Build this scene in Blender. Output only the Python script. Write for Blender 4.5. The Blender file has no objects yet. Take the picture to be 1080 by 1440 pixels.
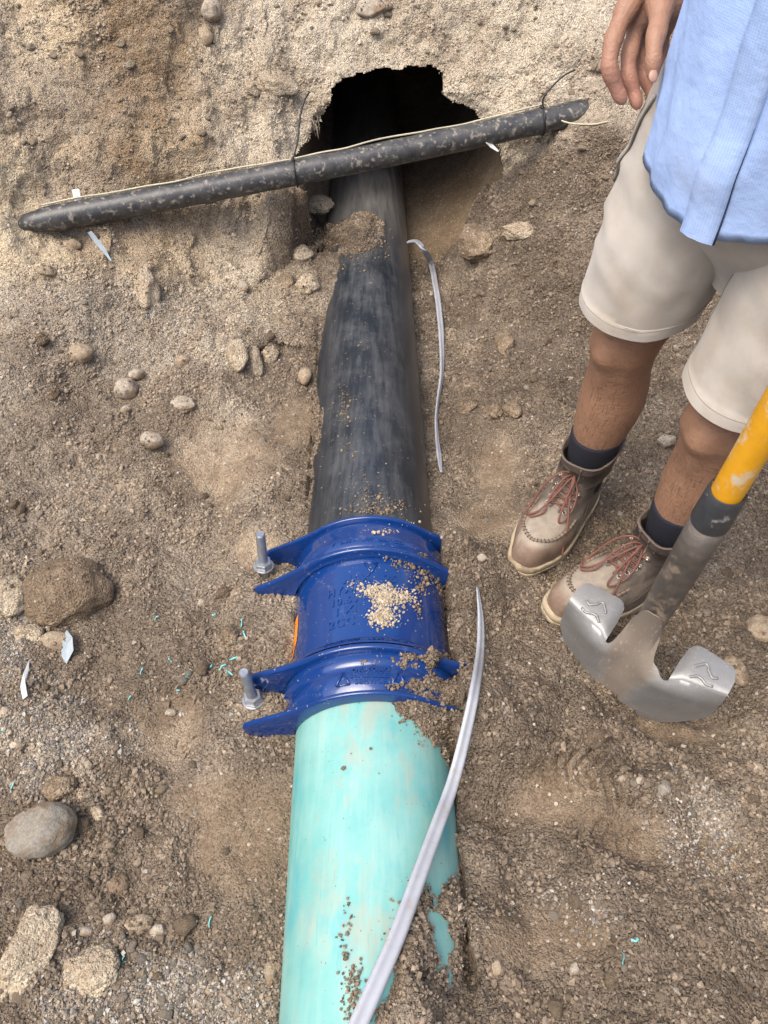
import bpy, bmesh, math, random
import numpy as np
from mathutils import Vector, Matrix, Quaternion, noise as mnoise
from mathutils.bvhtree import BVHTree

SC = bpy.context.scene
COL = SC.collection
random.seed(7)
rng = np.random.default_rng(11)

# ------------------------------------------------------------------ camera, sky, sun, exposure
F_PX, PITCH, EYE = 1108.0, math.radians(53.5), 1.6
cam = bpy.data.cameras.new('camera')
cam.sensor_fit = 'VERTICAL'; cam.sensor_height = 36.0
cam.lens = F_PX / 1440 * 36.0
cam.clip_start = 0.02; cam.clip_end = 500
cam_ob = bpy.data.objects.new('camera', cam); COL.objects.link(cam_ob)
cam_ob.location = (0, 0, EYE)
cam_ob.rotation_euler = (math.radians(90) - PITCH, 0, 0)
SC.camera = cam_ob

SUN_EL, SUN_AZ = math.radians(64), math.radians(-125)     # azimuth measured from +Y towards +X
world = bpy.data.worlds.new("World"); SC.world = world; world.use_nodes = True
wn = world.node_tree
bg = wn.nodes['Background']; bg.inputs[1].default_value = 0.15
sky = wn.nodes.new('ShaderNodeTexSky'); sky.sky_type = 'NISHITA'; sky.sun_disc = False
sky.sun_elevation = SUN_EL; sky.sun_rotation = SUN_AZ
sky.air_density = 0.9; sky.dust_density = 4.0; sky.ozone_density = 0.5
wn.links.new(sky.outputs[0], bg.inputs[0])
sun = bpy.data.lights.new('sun', 'SUN'); sun.energy = 1.15; sun.angle = math.radians(45); sun.color = (1, .94, .85)
sun_ob = bpy.data.objects.new('sun', sun); COL.objects.link(sun_ob)
sdir = Vector((math.sin(SUN_AZ) * math.cos(SUN_EL), math.cos(SUN_AZ) * math.cos(SUN_EL), math.sin(SUN_EL)))
sun_ob.rotation_euler = sdir.to_track_quat('Z', 'Y').to_euler()
sun_ob.location = (0, 0, 6)
SC.view_settings.view_transform = 'Standard'; SC.view_settings.look = 'None'
SC.view_settings.exposure = 1.14; SC.view_settings.gamma = 1; SC.view_settings.use_curve_mapping = False
SC.render.engine = 'CYCLES'
SC.cycles.use_denoising = True
SC.cycles.max_bounces = 6

# ------------------------------------------------------------------ projection helpers (photo pixel -> place)
SP, CP = math.sin(PITCH), math.cos(PITCH)
ORI = np.array([0, 0, EYE])
def ray(u, v):
    x = (u - 540) / F_PX; y = (v - 720) / F_PX
    return np.array([x, CP - SP * y, -(SP + CP * y)])
def at(u, v, z):
    d = ray(u, v); return ORI + d * ((z - EYE) / d[2])
def aty(u, v, Y):
    d = ray(u, v); return ORI + d * (Y / d[1])
def atd(u, v, t):
    return ORI + ray(u, v) * t
# the water main: a straight line A0 + s*AX
A0 = np.array([-.01045, 0, .15774])
AX = np.array([-.02217, 1, -.10664]); AX = AX / np.linalg.norm(AX)
RT = np.cross(AX, [0, 0, 1]); RT = RT / np.linalg.norm(RT)
UPN = np.cross(RT, AX)
R_PIPE = 0.15
def on_axis(s, r=0.0, n=0.0):
    return A0 + AX * s + RT * r + UPN * n
def cyl_hit(u, v, R):
    d = ray(u, v); w = ORI - A0
    dp = d - (d @ AX) * AX; wp = w - (w @ AX) * AX
    a = dp @ dp; b = 2 * dp @ wp; c = wp @ wp - R * R
    t = (-b - math.sqrt(max(b * b - 4 * a * c, 0))) / (2 * a)
    return ORI + t * d
def axis_x(y): return -.01045 - .02217 * y
def axis_z(y): return .15774 - .10664 * y

# ------------------------------------------------------------------ numpy noise
_perm = np.concatenate([np.random.default_rng(3).permutation(256)] * 3)
_grad = np.random.default_rng(5).normal(size=(256, 3)); _grad /= np.linalg.norm(_grad, axis=1)[:, None]
def perlin(P, scale, seed=0):
    Q = P / scale + seed * 17.31
    I = np.floor(Q).astype(np.int64); Fr = Q - I; I &= 255
    w = Fr * Fr * Fr * (Fr * (Fr * 6 - 15) + 10)
    out = 0
    for dx in (0, 1):
        hx = _perm[I[:, 0] + dx]; wx = w[:, 0] if dx else 1 - w[:, 0]
        for dy in (0, 1):
            hy = _perm[hx + I[:, 1] + dy]; wy = w[:, 1] if dy else 1 - w[:, 1]
            for dz in (0, 1):
                g = _grad[_perm[hy + I[:, 2] + dz]]
                wz = w[:, 2] if dz else 1 - w[:, 2]
                dot = g[:, 0] * (Fr[:, 0] - dx) + g[:, 1] * (Fr[:, 1] - dy) + g[:, 2] * (Fr[:, 2] - dz)
                out = out + wx * wy * wz * dot
    return out * 1.6
def fbm(P, scale, octaves=3, seed=0, gain=.5):
    o = 0; a = 1
    for k in range(octaves):
        o = o + a * perlin(P, scale / 2 ** k, seed + k); a *= gain
    return o
def worley(P, scale, seed=0):
    Q = P / scale; I = np.floor(Q).astype(np.int64); best = np.full(len(P), 9.0); cid = np.zeros(len(P))
    for dx in (-1, 0, 1):
        for dy in (-1, 0, 1):
            for dz in ((-1, 0, 1) if P.shape[1] == 3 else (0,)):
                c = I + (np.array([dx, dy, dz]) if P.shape[1] == 3 else np.array([dx, dy]))
                h = _perm[(c[:, 0] + seed) & 255]; h = _perm[(h + c[:, 1]) & 255]
                if P.shape[1] == 3: h = _perm[(h + c[:, 2]) & 255]
                g = _grad[h][:, :P.shape[1]] * .4 + .5
                d = np.linalg.norm(Q - (c + g), axis=1)
                m = d < best; best[m] = d[m]; cid[m] = h[m]
    return best, cid / 255.0
def sstep(a, b, x):
    t = np.clip((x - a) / (b - a), 0, 1); return t * t * (3 - 2 * t)

# ------------------------------------------------------------------ mesh / object helpers
def mesh_np(name, V, Fc, smooth=True):
    """V (n,3), Fc (m,k) with one k"""
    me = bpy.data.meshes.new(name)
    V = np.ascontiguousarray(V, dtype=np.float32); Fc = np.ascontiguousarray(Fc, dtype=np.int32)
    k = Fc.shape[1]
    me.vertices.add(len(V)); me.vertices.foreach_set('co', V.ravel())
    me.loops.add(Fc.size); me.loops.foreach_set('vertex_index', Fc.ravel())
    me.polygons.add(len(Fc)); me.polygons.foreach_set('loop_start', np.arange(0, Fc.size, k, dtype=np.int32))
    me.polygons.foreach_set('use_smooth', np.full(len(Fc), smooth, dtype=bool))
    me.update(calc_edges=True); me.validate()
    return me
def f_attr(me, name, vals):
    a = me.attributes.new(name, 'FLOAT', 'POINT'); a.data.foreach_set('value', np.ascontiguousarray(vals, dtype=np.float32))
def c_attr(me, name, rgb):
    a = me.attributes.new(name, 'FLOAT_COLOR', 'POINT')
    rgba = np.ones((len(rgb), 4), dtype=np.float32); rgba[:, :3] = rgb
    a.data.foreach_set('color', rgba.ravel())
def link(name, data, parent=None, mat=None):
    o = bpy.data.objects.new(name, data); COL.objects.link(o)
    if parent is not None: o.parent = parent
    if mat is not None and data is not None:
        data.materials.clear(); data.materials.append(mat)
    return o
def tag(o, label=None, cat=None, group=None, kind=None):
    if label: o['label'] = label
    if cat: o['category'] = cat
    if group: o['group'] = group
    if kind: o['kind'] = kind
    return o
def thing(name, label, cat, loc=(0, 0, 0), group=None):
    o = bpy.data.objects.new(name, None); COL.objects.link(o); o.location = loc
    o.empty_display_size = .05
    return tag(o, label, cat, group)
def bm_mesh(name, bm, smooth=True):
    bmesh.ops.recalc_face_normals(bm, faces=bm.faces[:])
    me = bpy.data.meshes.new(name); bm.to_mesh(me); bm.free()
    if smooth:
        me.polygons.foreach_set('use_smooth', np.ones(len(me.polygons), dtype=bool))
    return me
def sharp(me, deg=35):
    me.set_sharp_from_angle(angle=math.radians(deg)); return me
def loft_into(bm, rings, close_ring=True, cap0=False, cap1=False):
    vr = [[bm.verts.new(p) for p in r] for r in rings]
    n = len(rings[0])
    for a, b in zip(vr[:-1], vr[1:]):
        for i in range(n if close_ring else n - 1):
            j = (i + 1) % n
            bm.faces.new((a[i], a[j], b[j], b[i]))
    if cap0: bm.faces.new(vr[0][::-1])
    if cap1: bm.faces.new(vr[-1])
    return vr
def frames(pts):
    pts = [Vector(p) for p in pts]; n = len(pts)
    T = [(pts[min(i + 1, n - 1)] - pts[max(i - 1, 0)]).normalized() for i in range(n)]
    u = T[0].orthogonal().normalized(); out = []
    for i in range(n):
        u = (u - T[i] * u.dot(T[i])).normalized(); out.append((pts[i], u, T[i].cross(u)))
    return out
def tube_into(bm, pts, rad, seg=10, cap=True):
    fr = frames(pts)
    rr = rad if hasattr(rad, '__len__') else [rad] * len(fr)
    rings = [[c + (u * math.cos(2 * math.pi * k / seg) + v * math.sin(2 * math.pi * k / seg)) * r for k in range(seg)]
             for (c, u, v), r in zip(fr, rr)]
    return loft_into(bm, rings, True, cap, cap)
def spline(pts, per=6):
    """Catmull-Rom through pts"""
    P = [np.array(p, float) for p in pts]; P = [2 * P[0] - P[1]] + P + [2 * P[-1] - P[-2]]
    out = []
    for i in range(1, len(P) - 2):
        for k in range(per):
            t = k / per
            out.append(.5 * ((2 * P[i]) + (-P[i - 1] + P[i + 1]) * t + (2 * P[i - 1] - 5 * P[i] + 4 * P[i + 1] - P[i + 2]) * t * t
                       + (-P[i - 1] + 3 * P[i] - 3 * P[i + 1] + P[i + 2]) * t ** 3))
    out.append(P[-2]); return out

# ------------------------------------------------------------------ material helpers
class NT:
    def __init__(s, name):
        s.m = bpy.data.materials.new(name); s.m.use_nodes = True; s.t = s.m.node_tree
        s.b = s.t.nodes['Principled BSDF']
    def n(s, typ, **kw):
        o = s.t.nodes.new(typ)
        for k, v in kw.items(): setattr(o, k, v)
        return o
    def l(s, a, b): s.t.links.new(a, b)
    def setv(s, sock, v):
        if hasattr(v, 'is_output') or hasattr(v, 'links'): s.l(v, sock)
        else: sock.default_value = v
    def coord(s, which='Object', scale=None):
        o = s.n('ShaderNodeTexCoord').outputs[which]
        if scale is None: return o
        mp = s.n('ShaderNodeMapping'); mp.inputs['Scale'].default_value = scale; s.l(o, mp.inputs[0]); return mp.outputs[0]
    def noise(s, scale, detail=4, rough=.55, vec=None, out='Fac', dist=0):
        o = s.n('ShaderNodeTexNoise'); o.inputs['Scale'].default_value = scale; o.inputs['Detail'].default_value = detail
        o.inputs['Roughness'].default_value = rough; o.inputs['Distortion'].default_value = dist
        s.l(vec if vec is not None else s.coord(), o.inputs['Vector']); return o.outputs[out]
    def voro(s, scale, vec=None, out='Distance', feature='F1', rnd=1):
        o = s.n('ShaderNodeTexVoronoi'); o.feature = feature; o.inputs['Scale'].default_value = scale
        o.inputs['Randomness'].default_value = rnd
        s.l(vec if vec is not None else s.coord(), o.inputs['Vector']); return o.outputs[out]
    def ramp(s, fac, stops):
        o = s.n('ShaderNodeValToRGB'); e = o.color_ramp.elements
        while len(e) < len(stops): e.new(.5)
        for k, (p, c) in enumerate(stops):
            e[k].position = p; e[k].color = (c, c, c, 1) if not hasattr(c, '__len__') else (*c, 1)
        s.l(fac, o.inputs[0]); return o.outputs[0]
    def mix(s, fac, a, b, mode='MIX'):
        o = s.n('ShaderNodeMix', data_type='RGBA', blend_type=mode)
        s.setv(o.inputs[0], fac)
        for sock, v in ((o.inputs[6], a), (o.inputs[7], b)):
            if hasattr(v, 'links'): s.l(v, sock)
            else: sock.default_value = (*v, 1)
        return o.outputs[2]
    def math(s, op, a, b=0.0, clamp=False):
        o = s.n('ShaderNodeMath', operation=op, use_clamp=clamp); s.setv(o.inputs[0], a); s.setv(o.inputs[1], b); return o.outputs[0]
    def attr(s, name, out='Fac'):
        o = s.n('ShaderNodeAttribute', attribute_name=name); return o.outputs[out]
    def bump(s, h, strength=.5, dist=.002, normal=None):
        o = s.n('ShaderNodeBump'); o.inputs['Strength'].default_value = strength; o.inputs['Distance'].default_value = dist
        s.l(h, o.inputs['Height'])
        if normal is not None: s.l(normal, o.inputs['Normal'])
        s.l(o.outputs[0], s.b.inputs['Normal']); return o.outputs[0]
    def base(s, v): s.setv(s.b.inputs['Base Color'], v if hasattr(v, 'links') else (*v, 1))
    def rough(s, v): s.setv(s.b.inputs['Roughness'], v)
    def set(s, **kw):
        for k, v in kw.items(): s.b.inputs[k.replace('_', ' ')].default_value = v
        return s

def soil_material(name, attrs=True, dry0=0.0):
    N = NT(name); co = N.coord()
    if attrs:
        dry = N.attr('dry'); warm = N.attr('warm'); grit = N.attr('grit')
    else:
        dry = N.math('ADD', dry0, N.math('MULTIPLY', N.noise(5, 3), .45)); warm = N.noise(4, 2); grit = N.noise(7, 2)
    n1 = N.noise(60, 5, .65, co); n2 = N.noise(14, 4, .6, co)
    f = N.math('ADD', dry, N.math('MULTIPLY', N.math('SUBTRACT', n1, .5), .55))
    f = N.math('ADD', f, N.math('MULTIPLY', N.math('SUBTRACT', n2, .5), .5), True)
    damp = N.ramp(f, [(0, (.122, .094, .067)), (.35, (.212, .168, .122)), (.65, (.350, .294, .225)), (1, (.52, .46, .365))])
    wrm = N.ramp(f, [(0, (.145, .093, .05)), (.4, (.24, .165, .095)), (.75, (.42, .315, .19)), (1, (.55, .45, .30))])
    c = N.mix(warm, damp, wrm)
    # single grains: light and dark specks
    vc = N.n('ShaderNodeTexVoronoi'); vc.inputs['Scale'].default_value = 330; N.l(co, vc.inputs['Vector'])
    sep = N.n('ShaderNodeSeparateColor'); N.l(vc.outputs['Color'], sep.inputs[0])
    c = N.mix(.85, c, N.mix(1.0, c, N.ramp(sep.outputs[0], [(0, .5), (.3, .88), (.75, 1.08), (1, 1.4)]), 'MULTIPLY'))
    v2 = N.n('ShaderNodeTexVoronoi'); v2.inputs['Scale'].default_value = 120; N.l(co, v2.inputs['Vector'])
    s2 = N.n('ShaderNodeSeparateColor'); N.l(v2.outputs['Color'], s2.inputs[0])
    thr = N.math('SUBTRACT', .99, N.math('MULTIPLY', grit, .16))
    peb = N.math('MULTIPLY', N.math('GREATER_THAN', s2.outputs[1], thr), N.math('LESS_THAN', v2.outputs['Distance'], .42))
    pc = N.ramp(s2.outputs[2], [(0, (.26, .21, .155)), (.5, (.38, .32, .245)), (1, (.50, .45, .37))])
    c = N.mix(peb, c, pc)
    N.base(c); N.rough(.93); N.b.inputs['Specular IOR Level'].default_value = .25
    h = N.math('ADD', N.math('MULTIPLY', N.noise(220, 4, .7, co), 1.0), N.math('MULTIPLY', vc.outputs['Distance'], -.8))
    h = N.math('ADD', h, N.math('MULTIPLY', peb, .8))
    wv = N.n('ShaderNodeVectorMath', operation='MULTIPLY_ADD'); nz = N.n('ShaderNodeTexNoise'); nz.inputs['Scale'].default_value = 90; N.l(co, nz.inputs['Vector'])
    N.l(nz.outputs['Color'], wv.inputs[0]); wv.inputs[1].default_value = (.006, .006, .006); N.l(co, wv.inputs[2])
    v3 = N.n('ShaderNodeTexVoronoi'); v3.inputs['Scale'].default_value = 150; N.l(wv.outputs[0], v3.inputs['Vector'])
    coarse = N.math('SUBTRACT', 1.0, v3.outputs['Distance'])
    if attrs: coarse = N.math('MULTIPLY', coarse, N.attr('crumbly'))
    else: coarse = N.math('MULTIPLY', coarse, .3)
    b1 = N.bump(coarse, .9, .009)
    N.bump(h, .9, .0035, b1)
    return N.m
def crumb_material(name):
    N = NT(name); c = N.attr('col', 'Color')
    k = N.ramp(N.noise(180, 3), [(.2, .7), (.8, 1.25)])
    N.base(N.mix(1, c, k, 'MULTIPLY')); N.rough(.92); N.b.inputs['Specular IOR Level'].default_value = .25
    N.bump(N.noise(300, 3), .5, .0015); return N.m
def stone_material(name, a, b, dirt=(.22, .155, .095), amt=.5, scale=30):
    N = NT(name)
    c = N.mix(N.noise(scale, 5, .65), a, b)
    v = N.voro(260, out='Color'); s = N.n('ShaderNodeSeparateColor'); N.l(v, s.inputs[0])
    c = N.mix(.5, c, N.mix(1, c, N.ramp(s.outputs[0], [(0, .6), (1, 1.35)]), 'MULTIPLY'))
    d = N.ramp(N.noise(22, 5, .7), [(.62 - amt * .35, 0.), (.75 - amt * .3, 1.)])
    N.base(N.mix(d, c, dirt)); N.rough(.88)
    N.bump(N.math('ADD', N.noise(70, 6, .75), N.math('MULTIPLY', N.noise(300, 3, .7), .6)), .9, .005); return N.m

M_SOIL = soil_material('soil')
M_TUNNEL = soil_material('tunnel_soil', False, .22)
M_CRUMB = crumb_material('soil_crumb')
M_STONE_PALE = stone_material('pale_stone', (.46, .40, .315), (.34, .29, .225), amt=.45)
M_STONE_TAN = stone_material('tan_stone', (.40, .32, .22), (.30, .23, .155), amt=.4)
M_STONE_BROWN = stone_material('brown_stone', (.23, .175, .115), (.17, .125, .08), amt=.75)
M_STONE_GREY = stone_material('grey_stone', (.31, .285, .235), (.22, .195, .155), amt=.38)
M_CLOD_PALE = soil_material('pale_clod', False, .58)
M_CLOD_DAMP = soil_material('damp_clod', False, .22)
M_BOULDER = soil_material('soil_caked_boulder', False, .12)

# ------------------------------------------------------------------ ground
def grid_axis(parts):
    out = [parts[0][0]]
    for a, b, st in parts:
        n = max(1, int(round((b - a) / st))); out += list(a + (b - a) * (np.arange(1, n + 1) / n))
    return np.array(out)
GX = grid_axis([(-60, -12, 12), (-12, -4, 1), (-4, -1.75, .12), (-1.75, -1.45, .015), (-1.45, 1.3, .0047), (1.3, 1.7, .015), (1.7, 4, .12), (4, 12, 1), (12, 60, 12)])
GY = grid_axis([(-60, -12, 12), (-12, -4, 1), (-4, -.4, .12), (-.4, -.02, .015), (-.02, 2.0, .0047), (2.0, 2.33, .0040), (2.33, 2.49, .0010), (2.49, 2.75, .0035), (2.75, 3.1, .008), (3.1, 3.8, .03), (3.8, 6, .2), (6, 12, 1), (12, 60, 12)])
NX, NY = len(GX), len(GY)
XX, YY = np.meshgrid(GX, GY); X = XX.ravel(); Y = YY.ravel()

CTRL = np.array([
    (-.25, .1, -.05), (-.6, .15, .0), (-.95, .2, .05), (-.28, .55, -.05), (-.6, .65, .0), (-1., .7, .07),
    (-.28, .95, -.02), (-.6, 1.1, .02), (-1.05, 1.2, .10), (-.24, 1.35, .03), (-.6, 1.5, .06), (-1.2, 1.5, .16),
    (-.22, 1.75, .05), (-.5, 1.8, .10), (-1.1, 1.8, .22), (-.2, 2.05, .08), (-.5, 2.05, .17), (-.9, 2.0, .24), (-1.3, 2.0, .3),
    (.22, .1, .17), (.5, .15, .12), (1., .2, .1), (.26, .45, .10), (.6, .55, .05), (1., .6, .05),
    (.27, .65, .105), (.26, .85, .07), (.5, .85, .0), (.9, .9, .02), (.22, 1.05, .0), (.5, 1.15, .0), (.9, 1.2, .03),
    (.22, 1.4, -.03), (.6, 1.5, .03), (1., 1.5, .06), (.22, 1.85, -.03), (.55, 1.85, .05), (1., 1.9, .12),
    (.25, 2.2, -.03), (.5, 2.12, .08), (1., 2.1, .2)])
def ground_offset(x, y):
    num = np.zeros_like(x); den = np.full_like(x, 1e-9)
    for cx, cy, dz in CTRL:
        w = np.exp(-((x - cx) ** 2 + (y - cy) ** 2) / (2 * .16 ** 2)); num += w * dz; den += w
    near = num / den
    return np.where(den > 1e-4, near, np.clip(near, -.1, .3))
xs = [-9, -1.4, -1.05, -.62, -.40, -.29, -.2, .30, .42, .56, .8, 1.2, 9]
yw = [1.72, 1.76, 1.80, 1.87, 1.98, 2.16, 2.37, 2.37, 2.33, 2.22, 2.16, 2.05, 1.9]
WALL_Y = lambda x: np.interp(x, xs, yw)
def wall_rise(x, d):
    left = np.interp(d, [0, .18, .33, .46, .7, 1.0, 1.4], [0, .09, .26, .42, .66, 1.0, 1.6])
    mid = np.interp(d, [0, .035, .07, .10, .30, .6, .95], [0, .26, .48, .60, .84, 1.2, 1.75])
    right = np.interp(d, [0, .05, .1, .16, .4, .7, 1.1], [0, .16, .34, .46, .72, 1.05, 1.6])
    wl = 1 - sstep(-.42, -.20, x); wr = sstep(.36, .6, x)
    return left * wl + right * wr + mid * (1 - wl - wr)
# conduit line above the trench

EXPOSED_PX = [(250, 1560), (330, 1000), (340, 830), (380, 760), (432, 733), (436, 700), (437, 665), (449, 622), (456, 585), (448, 560), (441, 530),
    (437, 490), (440, 430), (447, 392), (458, 368), (472, 360), (505, 357), (528, 347), (541, 326), (538, 302), (520, 290), (482, 285), (446, 284), (428, 275),
    (405, 240), (420, 180), (470, 60), (580, 60), (640, 240), (660, 500), (700, 700), (690, 745), (655, 790),
    (600, 785), (572, 784), (592, 793), (606, 802), (614, 826), (624, 852), (632, 882), (642, 912), (640, 924), (595, 922), (556, 920), (566, 936), (598, 941), (602, 953), (578, 960), (556, 966), (600, 974),
    (606, 986), (566, 984), (576, 1000), (592, 1022), (604, 1036), (618, 1052), (630, 1076), (639, 1100), (646, 1130), (648, 1215), (633, 1250), (627, 1275),
    (631, 1310), (637, 1335), (629, 1360), (604, 1386), (599, 1372), (607, 1348), (597, 1315), (594, 1285), (601, 1252), (588, 1262), (574, 1310), (556, 1370),
    (534, 1430), (505, 1560)]
POLY = np.array([cyl_hit(u, v, .165 if 735 < v < 975 else .15)[:2] for u, v in EXPOSED_PX])
def poly_sd(px, py, poly):
    """signed distance, positive inside"""
    d = np.full(len(px), 1e9); inside = np.zeros(len(px), bool)
    n = len(poly)
    for i in range(n):
        a = poly[i]; b = poly[(i + 1) % n]; ab = b - a
        t = np.clip(((px - a[0]) * ab[0] + (py - a[1]) * ab[1]) / (ab @ ab + 1e-12), 0, 1)
        d = np.minimum(d, np.hypot(px - a[0] - t * ab[0], py - a[1] - t * ab[1]))
        c = ((a[1] > py) != (b[1] > py)) & (px < ab[0] * (py - a[1]) / (ab[1] if abs(ab[1]) > 1e-12 else 1e-12) + a[0])
        inside ^= c
    return np.where(inside, d, -d)

def base_height(x, y):
    z = .15774 - .10664 * np.clip(y, -1.5, 3) + ground_offset(x, np.clip(y, -.3, 2.3))
    z = z + wall_rise(x, np.maximum(y - WALL_Y(x), 0))
    P = np.stack([x, y, 0 * x], 1)
    z = z + .022 * fbm(P, .34, 3, 2) * (1 - .5 * sstep(2.05, 2.3, y))
    return z
Z = base_height(X, Y)
def march(u, v):
    d = ray(u, v); ts = np.linspace(1.2, 3.5, 1200); q = ORI + d[None] * ts[:, None]
    k = np.argmax(q[:, 2] < base_height(q[:, 0], q[:, 1])); return q[k]
CON_L, CON_R = march(40, 319), march(838, 158)
CON_L = CON_L + np.array([0, 0, .012]); CON_R = CON_R + np.array([0, 0, .01])
# footprints and hollows: (u, v, half width px, half height px, depth m)
def ell(u, v, ru, rv, zoff=.05, soft=1.0):
    c = at(u, v, axis_z(1.2) + zoff); t = np.linalg.norm(c - ORI)
    for _ in range(3):
        c = at(u, v, axis_z(c[1]) + zoff)
    dep = (c - ORI) @ np.array([0, CP, -SP])
    rx = ru * dep / F_PX
    ry = abs(at(u, v - rv, c[2])[1] - at(u, v + rv, c[2])[1]) / 2
    q = ((X - c[0]) / rx) ** 2 + ((Y - c[1]) / ry) ** 2
    return q, c
SMOOTH = np.zeros_like(X); DRY = np.zeros_like(X); WARM = np.zeros_like(X); GRIT = np.full_like(X, .25); WALLP = np.zeros_like(X)
DIRT_P = np.stack([X, Y, Z], 1)
wob = fbm(DIRT_P, .09, 3, 9) * .55
for u, v, ru, rv, dep in [(318, 645, 92, 66, .02), (228, 1015, 62, 55, .016), (345, 1165, 90, 105, .018), (300, 1120, 60, 50, .0), (702, 640, 38, 66, .014),
                          (800, 1125, 78, 62, .010), (1000, 1215, 60, 70, .012), (360, 770, 40, 30, .01), (760, 1330, 90, 50, .008), (410, 600, 36, 50, .012),
                          (690, 720, 50, 40, .01), (90, 420, 70, 26, .05), (960, 1020, 70, 40, .01), (880, 1190, 60, 40, .012)]:
    q, c = ell(u, v, ru, rv, .1 if v < 500 else .03)
    m = np.exp(-np.maximum(q + wob * .6, 0) ** 2)
    WARM = np.maximum(WARM, m * .45); DRY = np.maximum(DRY, .30 * m); SMOOTH = np.maximum(SMOOTH, m * (.97 if dep < .03 else .4))
    dep *= 1.5
    Z -= dep * m - dep * .55 * np.exp(-(np.sqrt(np.maximum(q, 0)) - 1.25) ** 2 * 14)
for u, v, ru, rv, hgt in [(412, 590, 40, 60, .035), (350, 585, 100, 22, .018), (80, 1030, 120, 90, .03), (648, 420, 16, 90, .03), (618, 430, 10, 80, -.02), (860, 1300, 100, 50, .022), (190, 700, 80, 60, .02), (270, 880, 50, 90, .022),
        (420, 1000, 40, 60, .02), (150, 470, 160, 30, .02), (690, 430, 40, 60, .03), (960, 1110, 90, 20, .022), (250, 1390, 140, 50, .02), (100, 960, 60, 40, -.03), (640, 1330, 26, 60, .02), (720, 980, 60, 60, .018), (1000, 720, 60, 60, .02), (925, 985, 120, 60, -.055)]:
    q, c = ell(u, v, ru, rv, .05); Z += hgt * np.exp(-np.maximum(q + wob * 1.2, 0))
# boot tread marks
def tread(u, v, ang, L, W, depth):
    c = at(u, v, .04); ca, sa = math.cos(ang), math.sin(ang)
    a = (X - c[0]) * ca + (Y - c[1]) * sa; b = -(X - c[0]) * sa + (Y - c[1]) * ca
    inside = sstep(L, L * .85, np.abs(a)) * sstep(W, W * .85, np.abs(b))
    ph = (a + .45 * np.abs(b) + wob * .012) / .021
    return inside * depth * (np.abs((ph % 1) - .5) < .22) * (fbm(DIRT_P, .05, 2, 31) > -.5)
Z -= tread(800, 1115, math.radians(160), .11, .05, .011) + tread(815, 1215, math.radians(170), .075, .048, .008) + tread(1010, 1262, math.radians(150), .10, .048, .010)
for u, v, ru, rv, amt in [(250, 1395, 190, 75, .62), (60, 1040, 130, 95, .75), (20, 880, 60, 90, .7), (110, 1390, 110, 60, .6), (1000, 1150, 70, 70, .45), (985, 1215, 60, 60, .5),
                          (880, 1280, 120, 60, .3), (1060, 1400, 60, 70, .45), (370, 585, 110, 26, .45), (60, 560, 110, 80, .3), (230, 470, 230, 75, .45), (100, 330, 190, 110, .8),
                          (330, 500, 60, 50, .6), (60, 790, 60, 40, .4), (650, 1290, 36, 70, .4), (1040, 830, 60, 50, .45), (905, 560, 60, 40, .3), (260, 860, 60, 60, .15), (150, 700, 110, 50, .06),
                          (400, 980, 60, 60, .08), (480, 320, 90, 45, .55), (180, 280, 300, 60, .8), (870, 330, 80, 60, .2), (330, 420, 90, 60, .25)]:
    q, c = ell(u, v, ru, rv, .12 if v < 480 else .03)
    DRY = np.maximum(DRY, amt * np.exp(-np.maximum(q + wob * 1.4, 0)))
for u, v, ru, rv, amt in [(318, 645, 100, 70, .5), (110, 425, 90, 30, .9), (480, 320, 90, 50, .7), (330, 400, 120, 80, .45), (420, 600, 50, 70, .4), (345, 1165, 90, 100, .3), (702, 640, 60, 90, .3)]:
    q, c = ell(u, v, ru, rv, .12 if v < 480 else .03)
    WARM = np.maximum(WARM, amt * np.exp(-np.maximum(q + wob, 0)))
for u, v, ru, rv, amt in [(250, 1395, 190, 75, 1.), (60, 1040, 130, 95, .9), (110, 1380, 120, 80, .8), (985, 1190, 80, 110, .8), (820, 1290, 140, 80, .5), (20, 880, 70, 120, .7), (200, 420, 200, 90, .6), (650, 1300, 40, 90, .6)]:
    q, c = ell(u, v, ru, rv, .12 if v < 480 else .03)
    GRIT = np.maximum(GRIT, amt * np.exp(-np.maximum(q + wob, 0)))
# left-hand pit under the conduit end
rise = np.maximum(Y - WALL_Y(X), 0)
WALLP = sstep(.0, .06, rise)
# the bed of the conduit
ab = (CON_R - CON_L)[:2]; Lc = np.linalg.norm(ab); tc = ((X - CON_L[0]) * ab[0] + (Y - CON_L[1]) * ab[1]) / Lc ** 2
dc = ((X - CON_L[0]) * -ab[1] + (Y - CON_L[1]) * ab[0]) / Lc
zc = CON_L[2] + np.clip(tc, 0, 1) * (CON_R[2] - CON_L[2])
gap = np.interp(tc, [-.05, 0, .05, .2, .35, .5, .86, .93, .97, 1.0, 1.05], [-.1, -.02, .03, .036, .05, .2, .12, .04, .0, -.05, -.15])
lim = zc - gap + 1.0 * np.maximum(np.abs(dc) - .02, 0)
Z = np.where((tc > -.03) & (tc < 1.03), np.minimum(Z, lim), Z)
dl_ = np.hypot((tc + .03) * Lc, dc); Z = np.maximum(Z, zc + .05 - .85 * np.maximum(dl_ - .02, 0) + .02 * wob)
dr_ = np.hypot((tc - 1.03) * Lc, dc); Z = np.maximum(Z, zc + .055 - 1.0 * np.maximum(dr_ - .045, 0))
# trench sides and surface level beyond
LEVEL = 1.75
side = np.maximum.reduce([sstep(1.45, 2.7, X), sstep(1.55, 3.0, -X), sstep(.7, 2.2, -Y)])
Z = np.where(Z > LEVEL, LEVEL, Z); Z = Z + (LEVEL - Z) * side
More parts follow.
